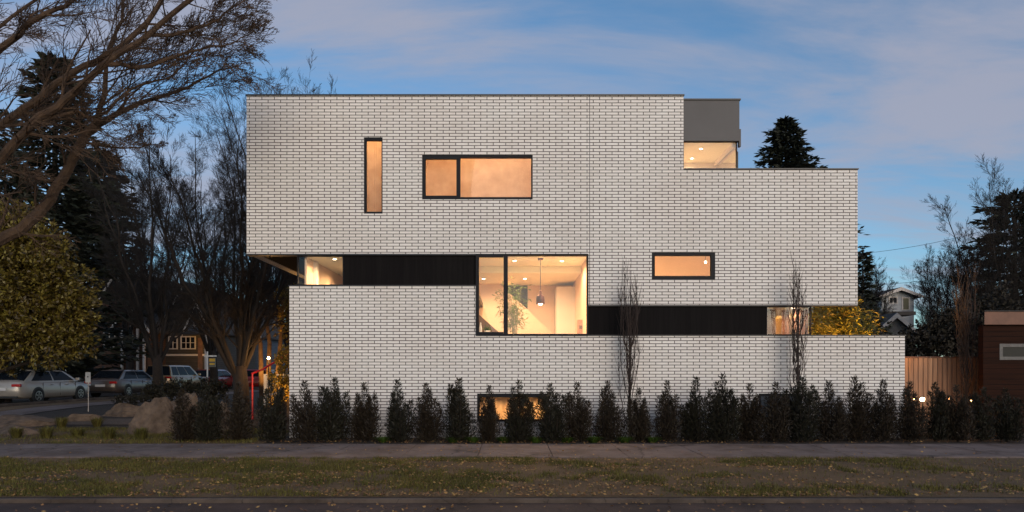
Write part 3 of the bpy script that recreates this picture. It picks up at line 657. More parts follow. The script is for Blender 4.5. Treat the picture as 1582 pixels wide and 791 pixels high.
# conifers
def conifer(name, base, h, rad, seed, label, m='conifer', n=90, leaf=.22, dens=26, trunk=.16, bare=0.05, pw=.8, droop=.25):
    r_ = random.Random(seed); e = empty(name, base, label, 'tree'); base = Vector(base)
    b = MB(); b.tube([base, base+Vector((0, 0, h*.5)), base+Vector((0, 0, h))], [trunk, trunk*.6, .015], 8); b.build('trunk', M['bark'], e)
    b = MB(); c = b
    for k in range(n):
        t = bare+(1-bare)*(k+r_.random())/n; z = h*t; Lb = rad*((1-t)**pw)*r_.uniform(.6, 1.12)+.05; a = k*2.4+r_.uniform(-.3, .3)
        d = Vector((math.cos(a), math.sin(a), r_.uniform(.0, .4)))
        p0 = base+Vector((0, 0, z)); pts = []
        for j in range(6):
            s = j/5; pts.append(p0+Vector((d.x, d.y, 0))*Lb*s+Vector((0, 0, d.z*Lb*s-droop*Lb*s*s*1.2+.12*Lb*s**3)))
        c.tube(pts, [.03*(1-.8*j/5)*max(.3, rad/3) for j in range(6)], 3, False)
        for j in range(int(dens*(.35+Lb/rad*1.0))):
            s = r_.uniform(.1, 1.03); i = min(4, int(s*5)); q = pts[i].lerp(pts[i+1], s*5-i)
            side = Vector((-d.y, d.x, 0))*r_.choice((-1, 1)); dd = Vector((d.x, d.y, 0))*.8+side*r_.uniform(.1, .9)+Vector((0, 0, r_.uniform(-.5, .35)))
            wq = q+side*r_.random()*.22*Lb*(1.1-s)+Vector((0, 0, r_.uniform(-.14, .05)*Lb*.5))
            leafquad(b, wq, dd, rv(r_)+Vector((0, 0, 1)), leaf*r_.uniform(.6, 1.4), leaf*.32)
    for k in range(30): leafquad(b, base+Vector((0, 0, h*(1-r_.random()*.06))), Vector((r_.gauss(0, .3), r_.gauss(0, .3), 1)), rv(r_), leaf*.8, leaf*.2)
    b.build('crown', M[m], e); return e
conifer('conifer', (X(85, 38), 38, .3), Z(88, 38)-.3, 5.2, 31, 'tall dark conifer standing behind the left street tree', n=230, leaf=.55, dens=75, pw=.55, trunk=.35)
conifer('conifer', (X(150, 66), 66, .3), Z(235, 66)-.3, 5.0, 33, 'dark brown broad conifer between the tall conifer and the bare trees', 'conbrown', n=260, leaf=.85, dens=55, pw=.3, trunk=.5)
conifer('conifer', (X(1214, 34), 34, 0), Z(183, 34), 5.6, 35, 'pointed green conifer rising behind the white brick parapet', n=300, leaf=.34, dens=80, pw=.74, trunk=.2, bare=.35)
conifer('conifer', (X(1333, 30), 30, 0), Z(390, 30), .75, 37, 'slim dark columnar conifer just past the right end of the house', n=90, leaf=.28, dens=40, pw=.4, trunk=.1)
conifer('conifer', (X(1568, 40), 40, 0), Z(300, 40), 3.6, 39, 'large dark evergreen at the right edge above the cedar building', n=170, leaf=.5, dens=70, pw=.35, trunk=.3)
conifer('conifer', (X(8, 30), 30, .3), Z(240, 30), 2.6, 41, 'dark conifer cut by the left edge above the magnolia', n=120, leaf=.45, dens=60, pw=.4, trunk=.25)

# bare trees at the right
for (px, Y, topy, sp, seed, lab) in ((1346, 45, 418, 1.1, 51, 'hazy bare tree behind the slim conifer right of the house'),
    (1472, 42, 385, 2.2, 52, 'round bare tree between the white far house and the cedar building'), (1505, 36, 385, 1.9, 53, 'bare tree leaning over the cedar fence top'),
    (1558, 33, 282, 3.0, 54, 'tall bare tree in front of the evergreen at the right edge'), (1446, 60, 410, 2.2, 57, 'distant bare tree just right of the white far house')):
    bare_tree('bare_tree', (X(px, Y), Y, 0), Z(topy, Y), sp, 8, seed, lab, m='twigdk', r0=.14, kids=(3, 5))
def columnar(px, Y, topy, seed, label, wd=.34, n=16, m='twig', group='columnar bare trees in front of the house', grp=True):
    r_ = random.Random(seed); base = Vector((X(px, Y), Y, 0)); h = Z(topy, Y); e = empty('columnar_tree', base, label, 'tree', group)
    b = MB(); b.tube([base, base+Vector((0, 0, .35)), base+Vector((0, 0, h*.55)), base+Vector((.03, 0, h*.9))], [.04, .032, .02, .006], 7); b.build('trunk', M['twig'], e)
    b = MB()
    for k in range(n):
        a = r_.uniform(0, 6.28); s = wd*r_.uniform(.3, 1); z0 = h*(.05+.5*r_.random()**1.3); L = (h-z0)*r_.uniform(.45, .98); pts = []
        for j in range(8):
            t = j/7; out = math.sin(min(1, t*1.6)*1.57)*s*(1-.35*t)
            pts.append(base+Vector((math.cos(a)*out, math.sin(a)*out, z0+L*t))+rv(r_, .1)*.024)
        b.tube(pts, [.012*(1-.75*j/7) for j in range(8)], 4, False)
        for j in range(13):
            i = r_.randint(1, 6); q = pts[i]; a2 = r_.uniform(0, 6.28); L2 = r_.uniform(.2, .6)
            b.tube([q, q+Vector((math.cos(a2)*.06, math.sin(a2)*.06, L2*.4)), q+Vector((math.cos(a2)*.13, math.sin(a2)*.13, L2))], [.005, .004, .0025], 3, False)
    b.build('branches', M[m], e); return e
columnar(973, 16.55, 388, 61, 'slim bare columnar tree under the small low window, on its left', .36, 22)
columnar(1233, 16.55, 392, 62, 'slim bare columnar tree in front of the right corner window', .30, 18)
columnar(1494, 19.2, 400, 63, 'slim bare columnar tree in front of the cedar fence', .4, 26)

# ------------------------------------------------------------------ magnolia, shrubs, bamboo
def leafy(name, base, lobes, seed, label, cat, m, nleaf, leaf, wr=.45, trunk=.12, m2=None, group=None):
    r_ = random.Random(seed); e = empty(name, base, label, cat, group); base = Vector(base)
    b = MB(); top = sum((Vector(l[:3]) for l in lobes), Vector())/len(lobes)
    b.tube([base, base.lerp(top, .4), base.lerp(top, .8)], [trunk, trunk*.7, trunk*.4], 7)
    for l in lobes: b.tube([base.lerp(top, .35), base.lerp(Vector(l[:3]), .75), Vector(l[:3])], [trunk*.5, trunk*.3, trunk*.1], 5)
    b.build('trunk', M['bark'], e); b = MB()
    tot = sum(l[3]**2 for l in lobes)
    for l in lobes:
        c = Vector(l[:3]); rad = l[3]
        nc = int(nleaf/9*rad**2/tot)
        for k in range(nc):
            d = rv(r_).normalized(); rr = rad*(r_.random()**.4)*(1+.55*noise.noise(d*2.2+c)+.3*noise.noise(d*5+c)); q = c+Vector((d.x*rr, d.y*rr, d.z*rr*.95))
            tw = (d+rv(r_)*.4+Vector((0, 0, .15))).normalized()
            for j in range(9): leafquad(b, q+rv(r_)*leaf*.25, tw+rv(r_)*.75, rv(r_), leaf*r_.uniform(.6, 1.2), leaf*wr)
    b.build('foliage', M[m], e); return e
Y = 20.0
leafy('magnolia_tree', (X(-60, Y), Y, .05), [(*P(20, 420, Y), 1.55), (*P(60, 500, Y), 1.35), (*P(-20, 500, Y), 1.5), (*P(30, 375, Y), 1.0), (*P(85, 440, Y), .95), (*P(100, 520, Y), .7), (*P(-40, 400, Y), 1.4), (*P(70, 385, Y), .7), (*P(112, 480, Y), .6), (*P(20, 350, Y), .8)],
      71, 'broad evergreen magnolia with golden olive leaves above the silver sedan', 'tree', 'magnolia', 60000, .15, .42, .14)
leafy('golden_shrub', (X(434, 21), 21, .1), [(*P(437, 560, 21), .30), (*P(430, 585, 21), .36), (*P(442, 600, 21), .38), (*P(428, 610, 21), .32), (*P(442, 545, 21), .22)], 72, 'golden lit shrub against the left corner of the brick wall', 'shrub', 'goldshrub', 5200, .07, .6, .03)
leafy('leafy_tree', (X(452, 26), 26, .2), [(*P(440, 480, 26), .5), (*P(448, 505, 26), .6), (*P(436, 460, 26), .35), (*P(455, 460, 26), .6)], 73, 'yellow lit leafy tree peeking out behind the lower brick wall', 'tree', 'goldshrub', 2600, .12, .5, .06)
for i, (px, wdt) in enumerate(((405, .0), (413, .1), (424, .05))):
    e = empty('tree_trunk', (X(px, 27), 27, .25), ('orange lit leaning trunk, leftmost of three left of the house', 'orange lit trunk in the middle of three left of the house', 'orange lit trunk nearest the brick wall of three left of the house')[i], 'tree', 'uplit trunks left of the house')
    b = MB(); b.tube([(X(px, 27), 27, .2), (X(px+6*(i-1)+2, 27), 27.1, Z(530, 27)), (X(px+(i-1)*17-3, 27), 26.9, Z(470, 27)), (X(px+(i-1)*30-4, 27), 27.2, Z(390, 27))], [.12, .09, .06, .02], 8); t0 = b.build('trunk', M['barklight'], e, smooth=True)
    b = MB(); rq = random.Random(80+i)
    for k in range(9): grow(b, Vector((X(px+(i-1)*(6+k*1.6), 27), 27, Z(500-k*13, 27))), Vector((rq.uniform(-1, 1), rq.uniform(-.5, .5), 1)), 1.5, .03, 3, rq)
    b.build('crown', M['bark'], e)

def uplight(x, y, z, tx, ty, tz, power, label, size=70, col=(1, .50, .12), group='garden uplights'):
    e = empty('garden_uplight', (x, y, z), label, 'garden light', group)
    b = MB(); b.lathe([(.045, 0), (.05, .12), (.042, .12), (.035, .06)], (x, y, z), 12); b.build('housing', M['black'], e)
    b = MB(); b.lathe([(.034, .07), (.034, .075)], (x, y, z), 12); b.build('bulb', M['path'], e)
    l = bpy.data.lights.new('uplight_light', 'SPOT'); l.energy = power; l.color = col; l.spot_size = R(size); l.spot_blend = .7; l.shadow_soft_size = .04
    lo = bpy.data.objects.new('uplight_light', l); C.objects.link(lo); lo.location = (x, y, z+.14); lo.rotation_euler = (Vector((tx, ty, tz))-Vector((x, y, z+.14))).to_track_quat('-Z', 'Y').to_euler()
uplight(X(413, 26), 26, .3, X(414, 27), 27, 3.2, 700, 'small garden uplight at the foot of the orange lit trunks', 80)
uplight(X(428, 20.2), 20.2, .1, X(438, 21), 21, 1.2, 260, 'small garden uplight in front of the golden shrub', 110)

# bamboo behind the terrace at the right end
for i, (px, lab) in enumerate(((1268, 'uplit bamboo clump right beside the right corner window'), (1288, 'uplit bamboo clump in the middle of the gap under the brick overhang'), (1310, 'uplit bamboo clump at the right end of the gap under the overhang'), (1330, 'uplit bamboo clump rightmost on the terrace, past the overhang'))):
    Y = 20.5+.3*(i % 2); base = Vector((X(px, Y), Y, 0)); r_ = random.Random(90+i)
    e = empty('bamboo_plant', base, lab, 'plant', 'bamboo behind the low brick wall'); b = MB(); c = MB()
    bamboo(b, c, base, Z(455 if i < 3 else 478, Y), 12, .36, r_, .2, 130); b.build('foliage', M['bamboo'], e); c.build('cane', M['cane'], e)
uplight(X(1275, 19.4), 19.4, 0, X(1275, 20.5), 20.5, 3.2, 2000, 'garden uplight at the foot of the bamboo by the corner window', 100)
uplight(X(1312, 19.5), 19.5, 0, X(1308, 20.6), 20.6, 3.2, 2000, 'garden uplight at the foot of the rightmost bamboo', 100)

leafy('dark_evergreen', (X(1290, 26), 26, 0), [(*P(1255, 500, 26), 1.0), (*P(1290, 490, 26), 1.1), (*P(1325, 500, 26), 1.0), (*P(1345, 520, 26), .8), (*P(1290, 530, 26), 1.2)], 76, 'dark evergreen shrub behind the uplit bamboo', 'shrub', 'conifer', 9000, .16, .5, .08)
leafy('dark_evergreen', (X(1450, 30), 30, 0), [(*P(1430, 530, 30), 1.0), (*P(1465, 515, 30), 1.2), (*P(1505, 520, 30), 1.2), (*P(1400, 545, 30), .9), (*P(1540, 490, 30), 1.3)], 77, 'dark evergreen mass behind the cedar fence', 'shrub', 'conbrown', 12000, .2, .5, .08)

# ------------------------------------------------------------------ hedge of young yews
def shrub_mesh(seed, m, h=1.5):
    r_ = random.Random(seed); e = empty('hedge_shrub', (0, 0, 0), 'x', 'shrub', 'row of upright yew shrubs along the pavement')
    c = MB(); c.tube([(0, 0, -.05), (0, 0, .3), (0.01, 0, h*.7)], [.03, .025, .008], 6)
    b = MB(); sp = []
    ns = r_.randint(6, 10)
    for k in range(ns):
        a = r_.uniform(0, 6.28); rr = r_.uniform(.06, .27); hh = h*(1-.55*rr)*r_.uniform(.62, 1.0); sp.append((math.cos(a)*rr, math.sin(a)*rr, hh, r_.uniform(.07, .12)))
    sp.append((r_.uniform(-.05, .05), 0, h, .09))
    for k in range(5):
        a = r_.uniform(0, 6.28); rr = r_.uniform(.1, .26); sp.append((math.cos(a)*rr, math.sin(a)*rr, h*r_.uniform(.35, .6), r_.uniform(.12, .17)))
    for (sx, sy, hh, rad) in sp:
        c.tube([(sx*.3, sy*.3, .1), (sx*.8, sy*.8, hh*.4), (sx, sy, hh*.95)], [.012, .01, .004], 4, False)
        nk = int(46*hh/h)+6
        for k in range(nk):
            t = (k+r_.random())/nk; z = .03+(hh-.03)*t; prof = rad*(.62+.5*math.sin(min(1, (t+.1)*1.3)*1.57))*(1-t**2.6)+.008
            for q in range(11):
                a = r_.uniform(0, 6.28); rr = prof*r_.uniform(.2, 1.25)
                bx = .72+.28*t
                p = Vector((sx*bx+math.cos(a)*rr, sy*bx+math.sin(a)*rr, z+r_.uniform(-.02, .02)))
                leafquad(b, p, Vector((math.cos(a)*.9, math.sin(a)*.9, r_.uniform(.4, 2.6))), rv(r_), r_.uniform(.05, .11), .017)
    b.build('foliage', M[m], e); c.build('stem', M['bark'], e); return e
protos = [shrub_mesh(100+i, 'hedge' if i % 2 else 'hedge2', 1.5) for i in range(10)]
hs_ = [(283, 603, 'leftmost of the dark upright shrubs, in front of the smaller boulder'), (322, 594, 'dark upright shrub left of the thick bare tree trunk'), (370, 592, 'dark upright shrub in front of the thick bare tree trunk'),
 (418, 588, 'dark upright shrub below the red handrail and golden shrub'), (470, 590, 'dark shrub at the lower left corner of the brick wall'), (515, 586, 'upright shrub second from the brick wall corner'),
 (565, 592, 'narrow upright shrub third from the brick wall corner'), (613, 588, 'upright shrub in front of the wall midway to the lit basement window'), (660, 594, 'double tipped shrub two left of the lit basement window'),
 (706, 586, 'pointed upright shrub just left of the lit basement window'), (755, 597, 'shrub covering the left end of the lit basement window'), (803, 589, 'round topped shrub in the middle of the lit basement window'),
 (852, 594, 'shrub at the right end of the lit basement window'), (892, 592, 'shrub just right of the lit basement window, below the big window edge'), (940, 591, 'shrub immediately left of the middle columnar bare tree'),
 (985, 600, 'shrub at the foot of the middle columnar bare tree'), (1030, 590, 'upright shrub right of the middle columnar bare tree'), (1077, 584, 'narrow topped shrub below the small low window'),
 (1118, 580, 'tallest and widest shrub, left of the dark basement window'), (1160, 594, 'shrub just left of the dark basement window'), (1198, 592, 'shrub in front of the dark basement window'),
 (1237, 584, 'shrub at the foot of the right columnar bare tree'), (1280, 590, 'shrub one to the right of the right columnar bare tree'), (1322, 584, 'triple tipped shrub below the right end of the upper storey'),
 (1365, 588, 'shrub last but one before the right end of the brick wall'), (1407, 592, 'shrub at the right end of the brick wall beside the cedar fence'), (1445, 592, 'shrub in front of the cedar fence beside the glowing path lamp'),
 (1480, 596, 'shrub in front of the middle of the cedar fence'), (1517, 600, 'shrub where the cedar fence meets the cedar building'), (1556, 602, 'rightmost shrub in front of the cedar building')]
r_ = random.Random(5); used = set()
for i, (px, ty, lab) in enumerate(hs_):
    k = r_.randrange(10) if i >= 10 else i
    o = protos[k] if k not in used else copy_tree(protos[k]); used.add(k)
    Y = 16.15+r_.uniform(-.12, .12); s = Z(ty, Y)/1.5
    o.location = (X(px, Y), Y, 0); o.rotation_euler.z = r_.uniform(0, 6.28); o.scale = (s*r_.uniform(1.2, 1.5), s*r_.uniform(1.1, 1.35), s*1.0); o['label'] = lab

# low green plants between shrubs
def tuft(name, loc, n, h, sp, seed, m, label, cat='plant', group=None, wid=.012, parent=None):
    r_ = random.Random(seed); b = MB(); L0 = Vector(loc)
    for k in range(n):
        a = r_.uniform(0, 6.28); rr = sp*.35*r_.random(); p = L0+Vector((math.cos(a)*rr, math.sin(a)*rr, 0)); out = Vector((math.cos(a), math.sin(a), 0))*sp*r_.uniform(.3, 1); hh = h*r_.uniform(.5, 1)
        side = Vector((-math.sin(a), math.cos(a), 0))*wid
        q = p+out*.45+Vector((0, 0, hh*.8)); t = p+out+Vector((0, 0, hh*r_.uniform(.6, 1)))
        i = len(b.v); b.v += [tuple(p-side), tuple(p+side), tuple(q+side*.8), tuple(q-side*.8), tuple(t)]; b.f += [(i, i+1, i+2, i+3), (i+3, i+2, i+4)]
    o = b.build(name, m); return tag(o, label, cat, group)
gp = [(592, 'faint green plant under the fourth wall shrub'), (700, 'light green plant under the pointed shrub left of the basement window'), (730, 'light green plant at the left end of the basement window'), (779, 'brightest green plant between the shrubs before the basement window'), (828, 'light green plant right of the round topped shrub'), (875, 'light green plant below the right end of the basement window'),
      (917, 'light green plant left of the middle columnar tree'), (965, 'light green plant at the foot of the middle columnar tree'), (1008, 'light green plant right of the middle columnar tree')]
for i, (px, lab) in enumerate(gp):
    Y = 16.0; tuft('green_plant', (X(px, Y), Y, 0), 240, .17, .28, 200+i, M['limegreen'], lab, 'plant', 'low green plants under the hedge')

# ------------------------------------------------------------------ verge grass, leaf litter
def blades(name, x0, x1, y0, y1, n, h, seed, m, maskf):
    r_ = random.Random(seed); b = MB(); k = 0
    while k < n:
        x = r_.uniform(x0, x1); y = r_.uniform(y0, y1); k += 1
        if r_.random() > maskf(x, y): continue
        a = r_.uniform(0, 6.28); hh = h*r_.uniform(.4, 1.1); z = gz(x, y)+.005; s = .006
        b.tri((x-math.cos(a)*s, y-math.sin(a)*s, z), (x+math.cos(a)*s, y+math.sin(a)*s, z), (x+r_.gauss(0, .022), y+r_.gauss(0, .022), z+hh))
    return tag(b.build(name, m), kind='stuff')
tag(blades('grass', -11.5, 13, 9.12, 13.08, 170000, .075, 300, M['grass'], lambda x, y: max(.03, min(1, .42+noise.noise(Vector((x*.5, y*.9, 2)))*2.2+noise.noise(Vector((x*2.5, y*3, 7)))*1.6+(-x-3)*.06))), 'patchy short olive grass on the verge between road and pavement', 'grass')
tag(blades('lawn_grass', -17, -6.2, 15.6, 19.4, 42000, .09, 302, M['grass'], lambda x, y: max(.1, min(1, .4+noise.noise(Vector((x*.6, y*.9, 5)))*1.6))), 'rough dark grass of the front garden left of the house', 'grass')
b = MB(); r_ = random.Random(301)
for k in range(24000):
    t = r_.random(); x = r_.gauss(-1, 6); y = 9.1+3.9*r_.random()**1.4
    if noise.noise(Vector((x*.7, y*1.3, 11)))+.5*noise.noise(Vector((x*3, y*3, 1))) < r_.uniform(-.35, .45): continue
    if r_.random() < .22: y = r_.uniform(15.6, 16.8)
    elif r_.random() < .06: y = r_.uniform(13.2, 15.3)
    elif r_.random() < .08: y = r_.uniform(7.6, 8.9)
    z = (.045 if 13.1 < y < 15.5 else (-.044 if y < 8.93 else .02))+r_.random()*.02
    a = r_.uniform(0, 6.28); leafquad(b, Vector((x, y, z)), Vector((math.cos(a), math.sin(a), r_.uniform(-.1, .35))), Vector((r_.gauss(0, .5), r_.gauss(0, .5), 1)), r_.uniform(.03, .065), r_.uniform(.02, .045))
tag(b.build('fallen_leaves', M['litter']), 'brown fallen leaves scattered over verge and road edge', 'leaves', kind='stuff')

# ------------------------------------------------------------------ boulders and garden at the left
def boulder(px, Y, wpx, hpx, seed, label, zoff=0):
    r_ = random.Random(seed); bm = bmesh.new(); bmesh.ops.create_icosphere(bm, subdivisions=5, radius=1)
    W = wpx/F*Y/2; H = hpx/F*Y; z0 = gz(X(px, Y), Y)
    planes = [(Vector((r_.gauss(0, 1), r_.gauss(0, 1), abs(r_.gauss(0, .8)))).normalized(), r_.uniform(.62, .9)) for _ in range(13)]
    for v in bm.verts:
        d = v.co.normalized(); q = d*(1.08+noise.noise(d*1.3+Vector((seed, 0, 0)))*.25)
        for n_, c_ in planes:
            e_ = q.dot(n_)-c_
            if e_ > 0: q = q-n_*e_*.93
        q = q*(1+noise.noise(q*5+Vector((seed, 3, 0)))*.06+noise.noise(q*14)*.025+(.05*math.sin(q.z*13+q.x*4+noise.noise(q*2)*4) if seed % 2 else 0)*.6)
        q.z = max(-.3, q.z); v.co = Vector((q.x*W*1.12, q.y*W*.8, q.z*H*1.08))
    m_ = bpy.data.meshes.new('boulder'); bm.to_mesh(m_); bm.free(); m_.materials.append(M['stone'])
    o = bpy.data.objects.new('boulder', m_); C.objects.link(o); o.location = (X(px, Y), Y, z0+zoff); o.rotation_euler.z = r_.uniform(0, .6)
    return tag(o, label, 'rock', 'boulders in the front garden')
boulder(243, 18.2, 66, 50, 3, 'largest granite boulder in the front garden, left of the first shrub')
boulder(287, 19.4, 62, 62, 5, 'tall boulder right behind the leftmost upright shrub')
boulder(40, 20.5, 110, 16, 8, 'long low rock under the silver sedan, at the left edge')
boulder(130, 21.5, 60, 14, 9, 'low flat rock at the near edge of the garden path')
boulder(200, 23.0, 70, 18, 11, 'low rock behind the garden path, left of the large boulder')
boulder(345, 19.0, 30, 40, 12, 'narrow boulder between two upright shrubs by the bare trunk')
boulder(30, 18.0, 80, 14, 14, 'low rock amid the grass clumps in the left corner')
for i, (px, Y, h, lab) in enumerate(((25, 17.0, .35, 'grass clump at the left edge of the garden'), (72, 16.9, .38, 'grass clump second from the left edge'), (120, 17.2, .3, 'grass clump below the low flat rock'),
      (168, 16.7, .4, 'bright grass clump left of the large boulder'), (218, 16.5, .4, 'bright grass clump in front of the large boulder'), (95, 19.6, .4, 'grass clump in front of the long low rock'), (150, 19.9, .35, 'grass clump beside the garden path'), (345, 16.6, .25, 'grass clump between the shrubs left of the house'))):
    z0 = gz(X(px, Y), Y); tuft('ornamental_grass', (X(px, Y), Y, z0), 260, h, .3, 220+i, M['grass'], lab, 'grass clump', 'ornamental grasses in the front garden', .006)
leafy('low_bush', (X(255, 25), 25, .3), [(*P(235, 606, 25), .36), (*P(262, 602, 25), .42), (*P(290, 603, 25), .40), (*P(318, 600, 25), .42), (*P(335, 604, 25), .38)], 74, 'low dark bush in front of the bronze wagon and red pickup', 'shrub', 'hedge', 7000, .09, .5, .03)
leafy('low_bush', (X(205, 23.5), 23.5, .3), [(*P(185, 618, 23.5), .2), (*P(205, 617, 23.5), .24), (*P(222, 616, 23.5), .2)], 75, 'small dark bush on the low rock behind the garden path', 'shrub', 'hedge', 2000, .06, .5, .02)

# stair with red handrail and low concrete wall
st = empty('entry_stair', (X(410, 21.8), 21.8, .1), 'pale concrete entry stair left of the brick wall', 'stairs')
b = MB(); x0 = X(386, 22); x1 = X(448, 22)
for k in range(6):
    a = x0+(x1-x0)*k/6; b.box(a, x1, 22.0, 23.2, .1+.16*k*1.0, .1+.16*(k+1))
b.build('steps', M['kerb'], st)
b = MB(); b.box(x0, x1, 23.22, 23.4, .1, Z(578, 23)); b.build('side_wall', M['stucco'], st)
hr = empty('handrail', (X(390, 21.9), 21.9, .2), 'red steel handrail rising to the left corner of the house', 'handrail')
b = MB(); yr = 21.9; b.tube([(X(390, yr), yr, .1), (X(390, yr), yr, Z(577, yr))], .03, 8); b.build('post', M['redpaint'], hr)
b = MB(); b.tube([P(389, 577, yr), P(405, 571, yr), P(470, 532, yr)], .032, 8); b.build('rail', M['redpaint'], hr)
b = MB(); b.tube([P(433, 559, yr), (X(433, yr), yr, .3)], .02, 8); b.build('baluster', M['redpaint'], hr)

# signs and small lamps
def sign_small():
    Y = 24; e = empty('sign_post', (X(135, Y), Y, .28), 'small white notice on a thin post beside the silver sedan', 'sign')
    b = MB(); b.tube([(X(179, 24.5), 24.5, .28), (X(179, 24.5), 24.5, .9)], .015, 6)
    b = MB(); b.tube([(X(136, Y), Y+.02, .25), (X(136, Y), Y+.02, Z(576, Y))], .014, 6); b.build('post', M['trim'], e)
    b = MB(); b.box(X(132, Y), X(140, Y), Y-.01, Y, Z(591, Y), Z(575, Y)); pn = b.build('panel', M['white'], e)
    b = MB(); b.lathe([(.025, -.002), (.025, 0)], (0, 0, 0), 12); b.v = [(X(136, Y)+v[0], Y-.012+v[2], Z(582, Y)+v[1]) for v in b.v]; b.build('mark', M['black'], pn)
sign_small()
Y = 33; e = empty('realty_sign', (X(320, Y), Y, .3), 'white yard sign post with a yellow and dark panel hanging from its arm', 'sign')
b = MB(); b.box(X(319.3, Y), X(320.9, Y), Y, Y+.05, .2, Z(543, Y)); b.box(X(315, Y), X(334, Y), Y+.01, Y+.07, Z(551, Y), Z(549, Y)); b.build('post', M['white'], e)
b = MB(); b.box(X(322.5, Y), X(332.5, Y), Y+.02, Y+.05, Z(567, Y), Z(553, Y)); pn = b.build('panel', M['darkcar'], e)
b = MB(); b.box(X(323, Y), X(332, Y), Y+.012, Y+.018, Z(558.5, Y), Z(554, Y)); b.box(X(323.5, Y), X(331.5, Y), Y+.012, Y+.018, Z(563.5, Y), Z(561, Y)); b.build('band', M['yellow'], pn)
for i, (px, py, Y, pw, lab) in enumerate(((1425, 617, 18.5, 10, 'brightest glowing path lamp in front of the cedar fence'), (1466, 616, 18.6, 3, 'middle small path lamp in front of the cedar fence'), (1500, 619, 18.6, 3, 'faint rightmost path lamp in front of the cedar fence'), (1412, 617, 18.6, 3, 'faint path lamp beside the right end of the brick wall'), (415, 553, 22.7, 40, 'small glowing lamp above the stair side wall'))):
    e = empty('path_lamp', (X(px, Y), Y, gz(X(px, Y), Y)), lab, 'garden light', 'low path lamps'); z1 = Z(py, Y)
    b = MB(); b.tube([(X(px, Y), Y, 0), (X(px, Y), Y, z1-.05)], .02, 8); b.build('post', M['black'], e)
    s = (.055, .018, .018, .016, .04)[i]
    b = MB(); b.lathe([(s*.4, -s), (s, -s*.5), (s, s*.5), (s*.4, s)], (X(px, Y), Y, z1), 12); b.build('lantern', M['bulb'] if i in (0, 4) else M['path'], e)
    b = MB(); b.lathe([(s*1.3, s), (s*1.3, s+.012), (.01, s+.04)], (X(px, Y), Y, z1), 12); b.build('cap', M['black'], e)
    l = bpy.data.lights.new('path_light', 'POINT'); l.energy = pw; l.color = (1, .5, .16); l.shadow_soft_size = s; lo = bpy.data.objects.new('path_light', l); C.objects.link(lo); lo.location = (X(px, Y), Y-s*2.5, z1)

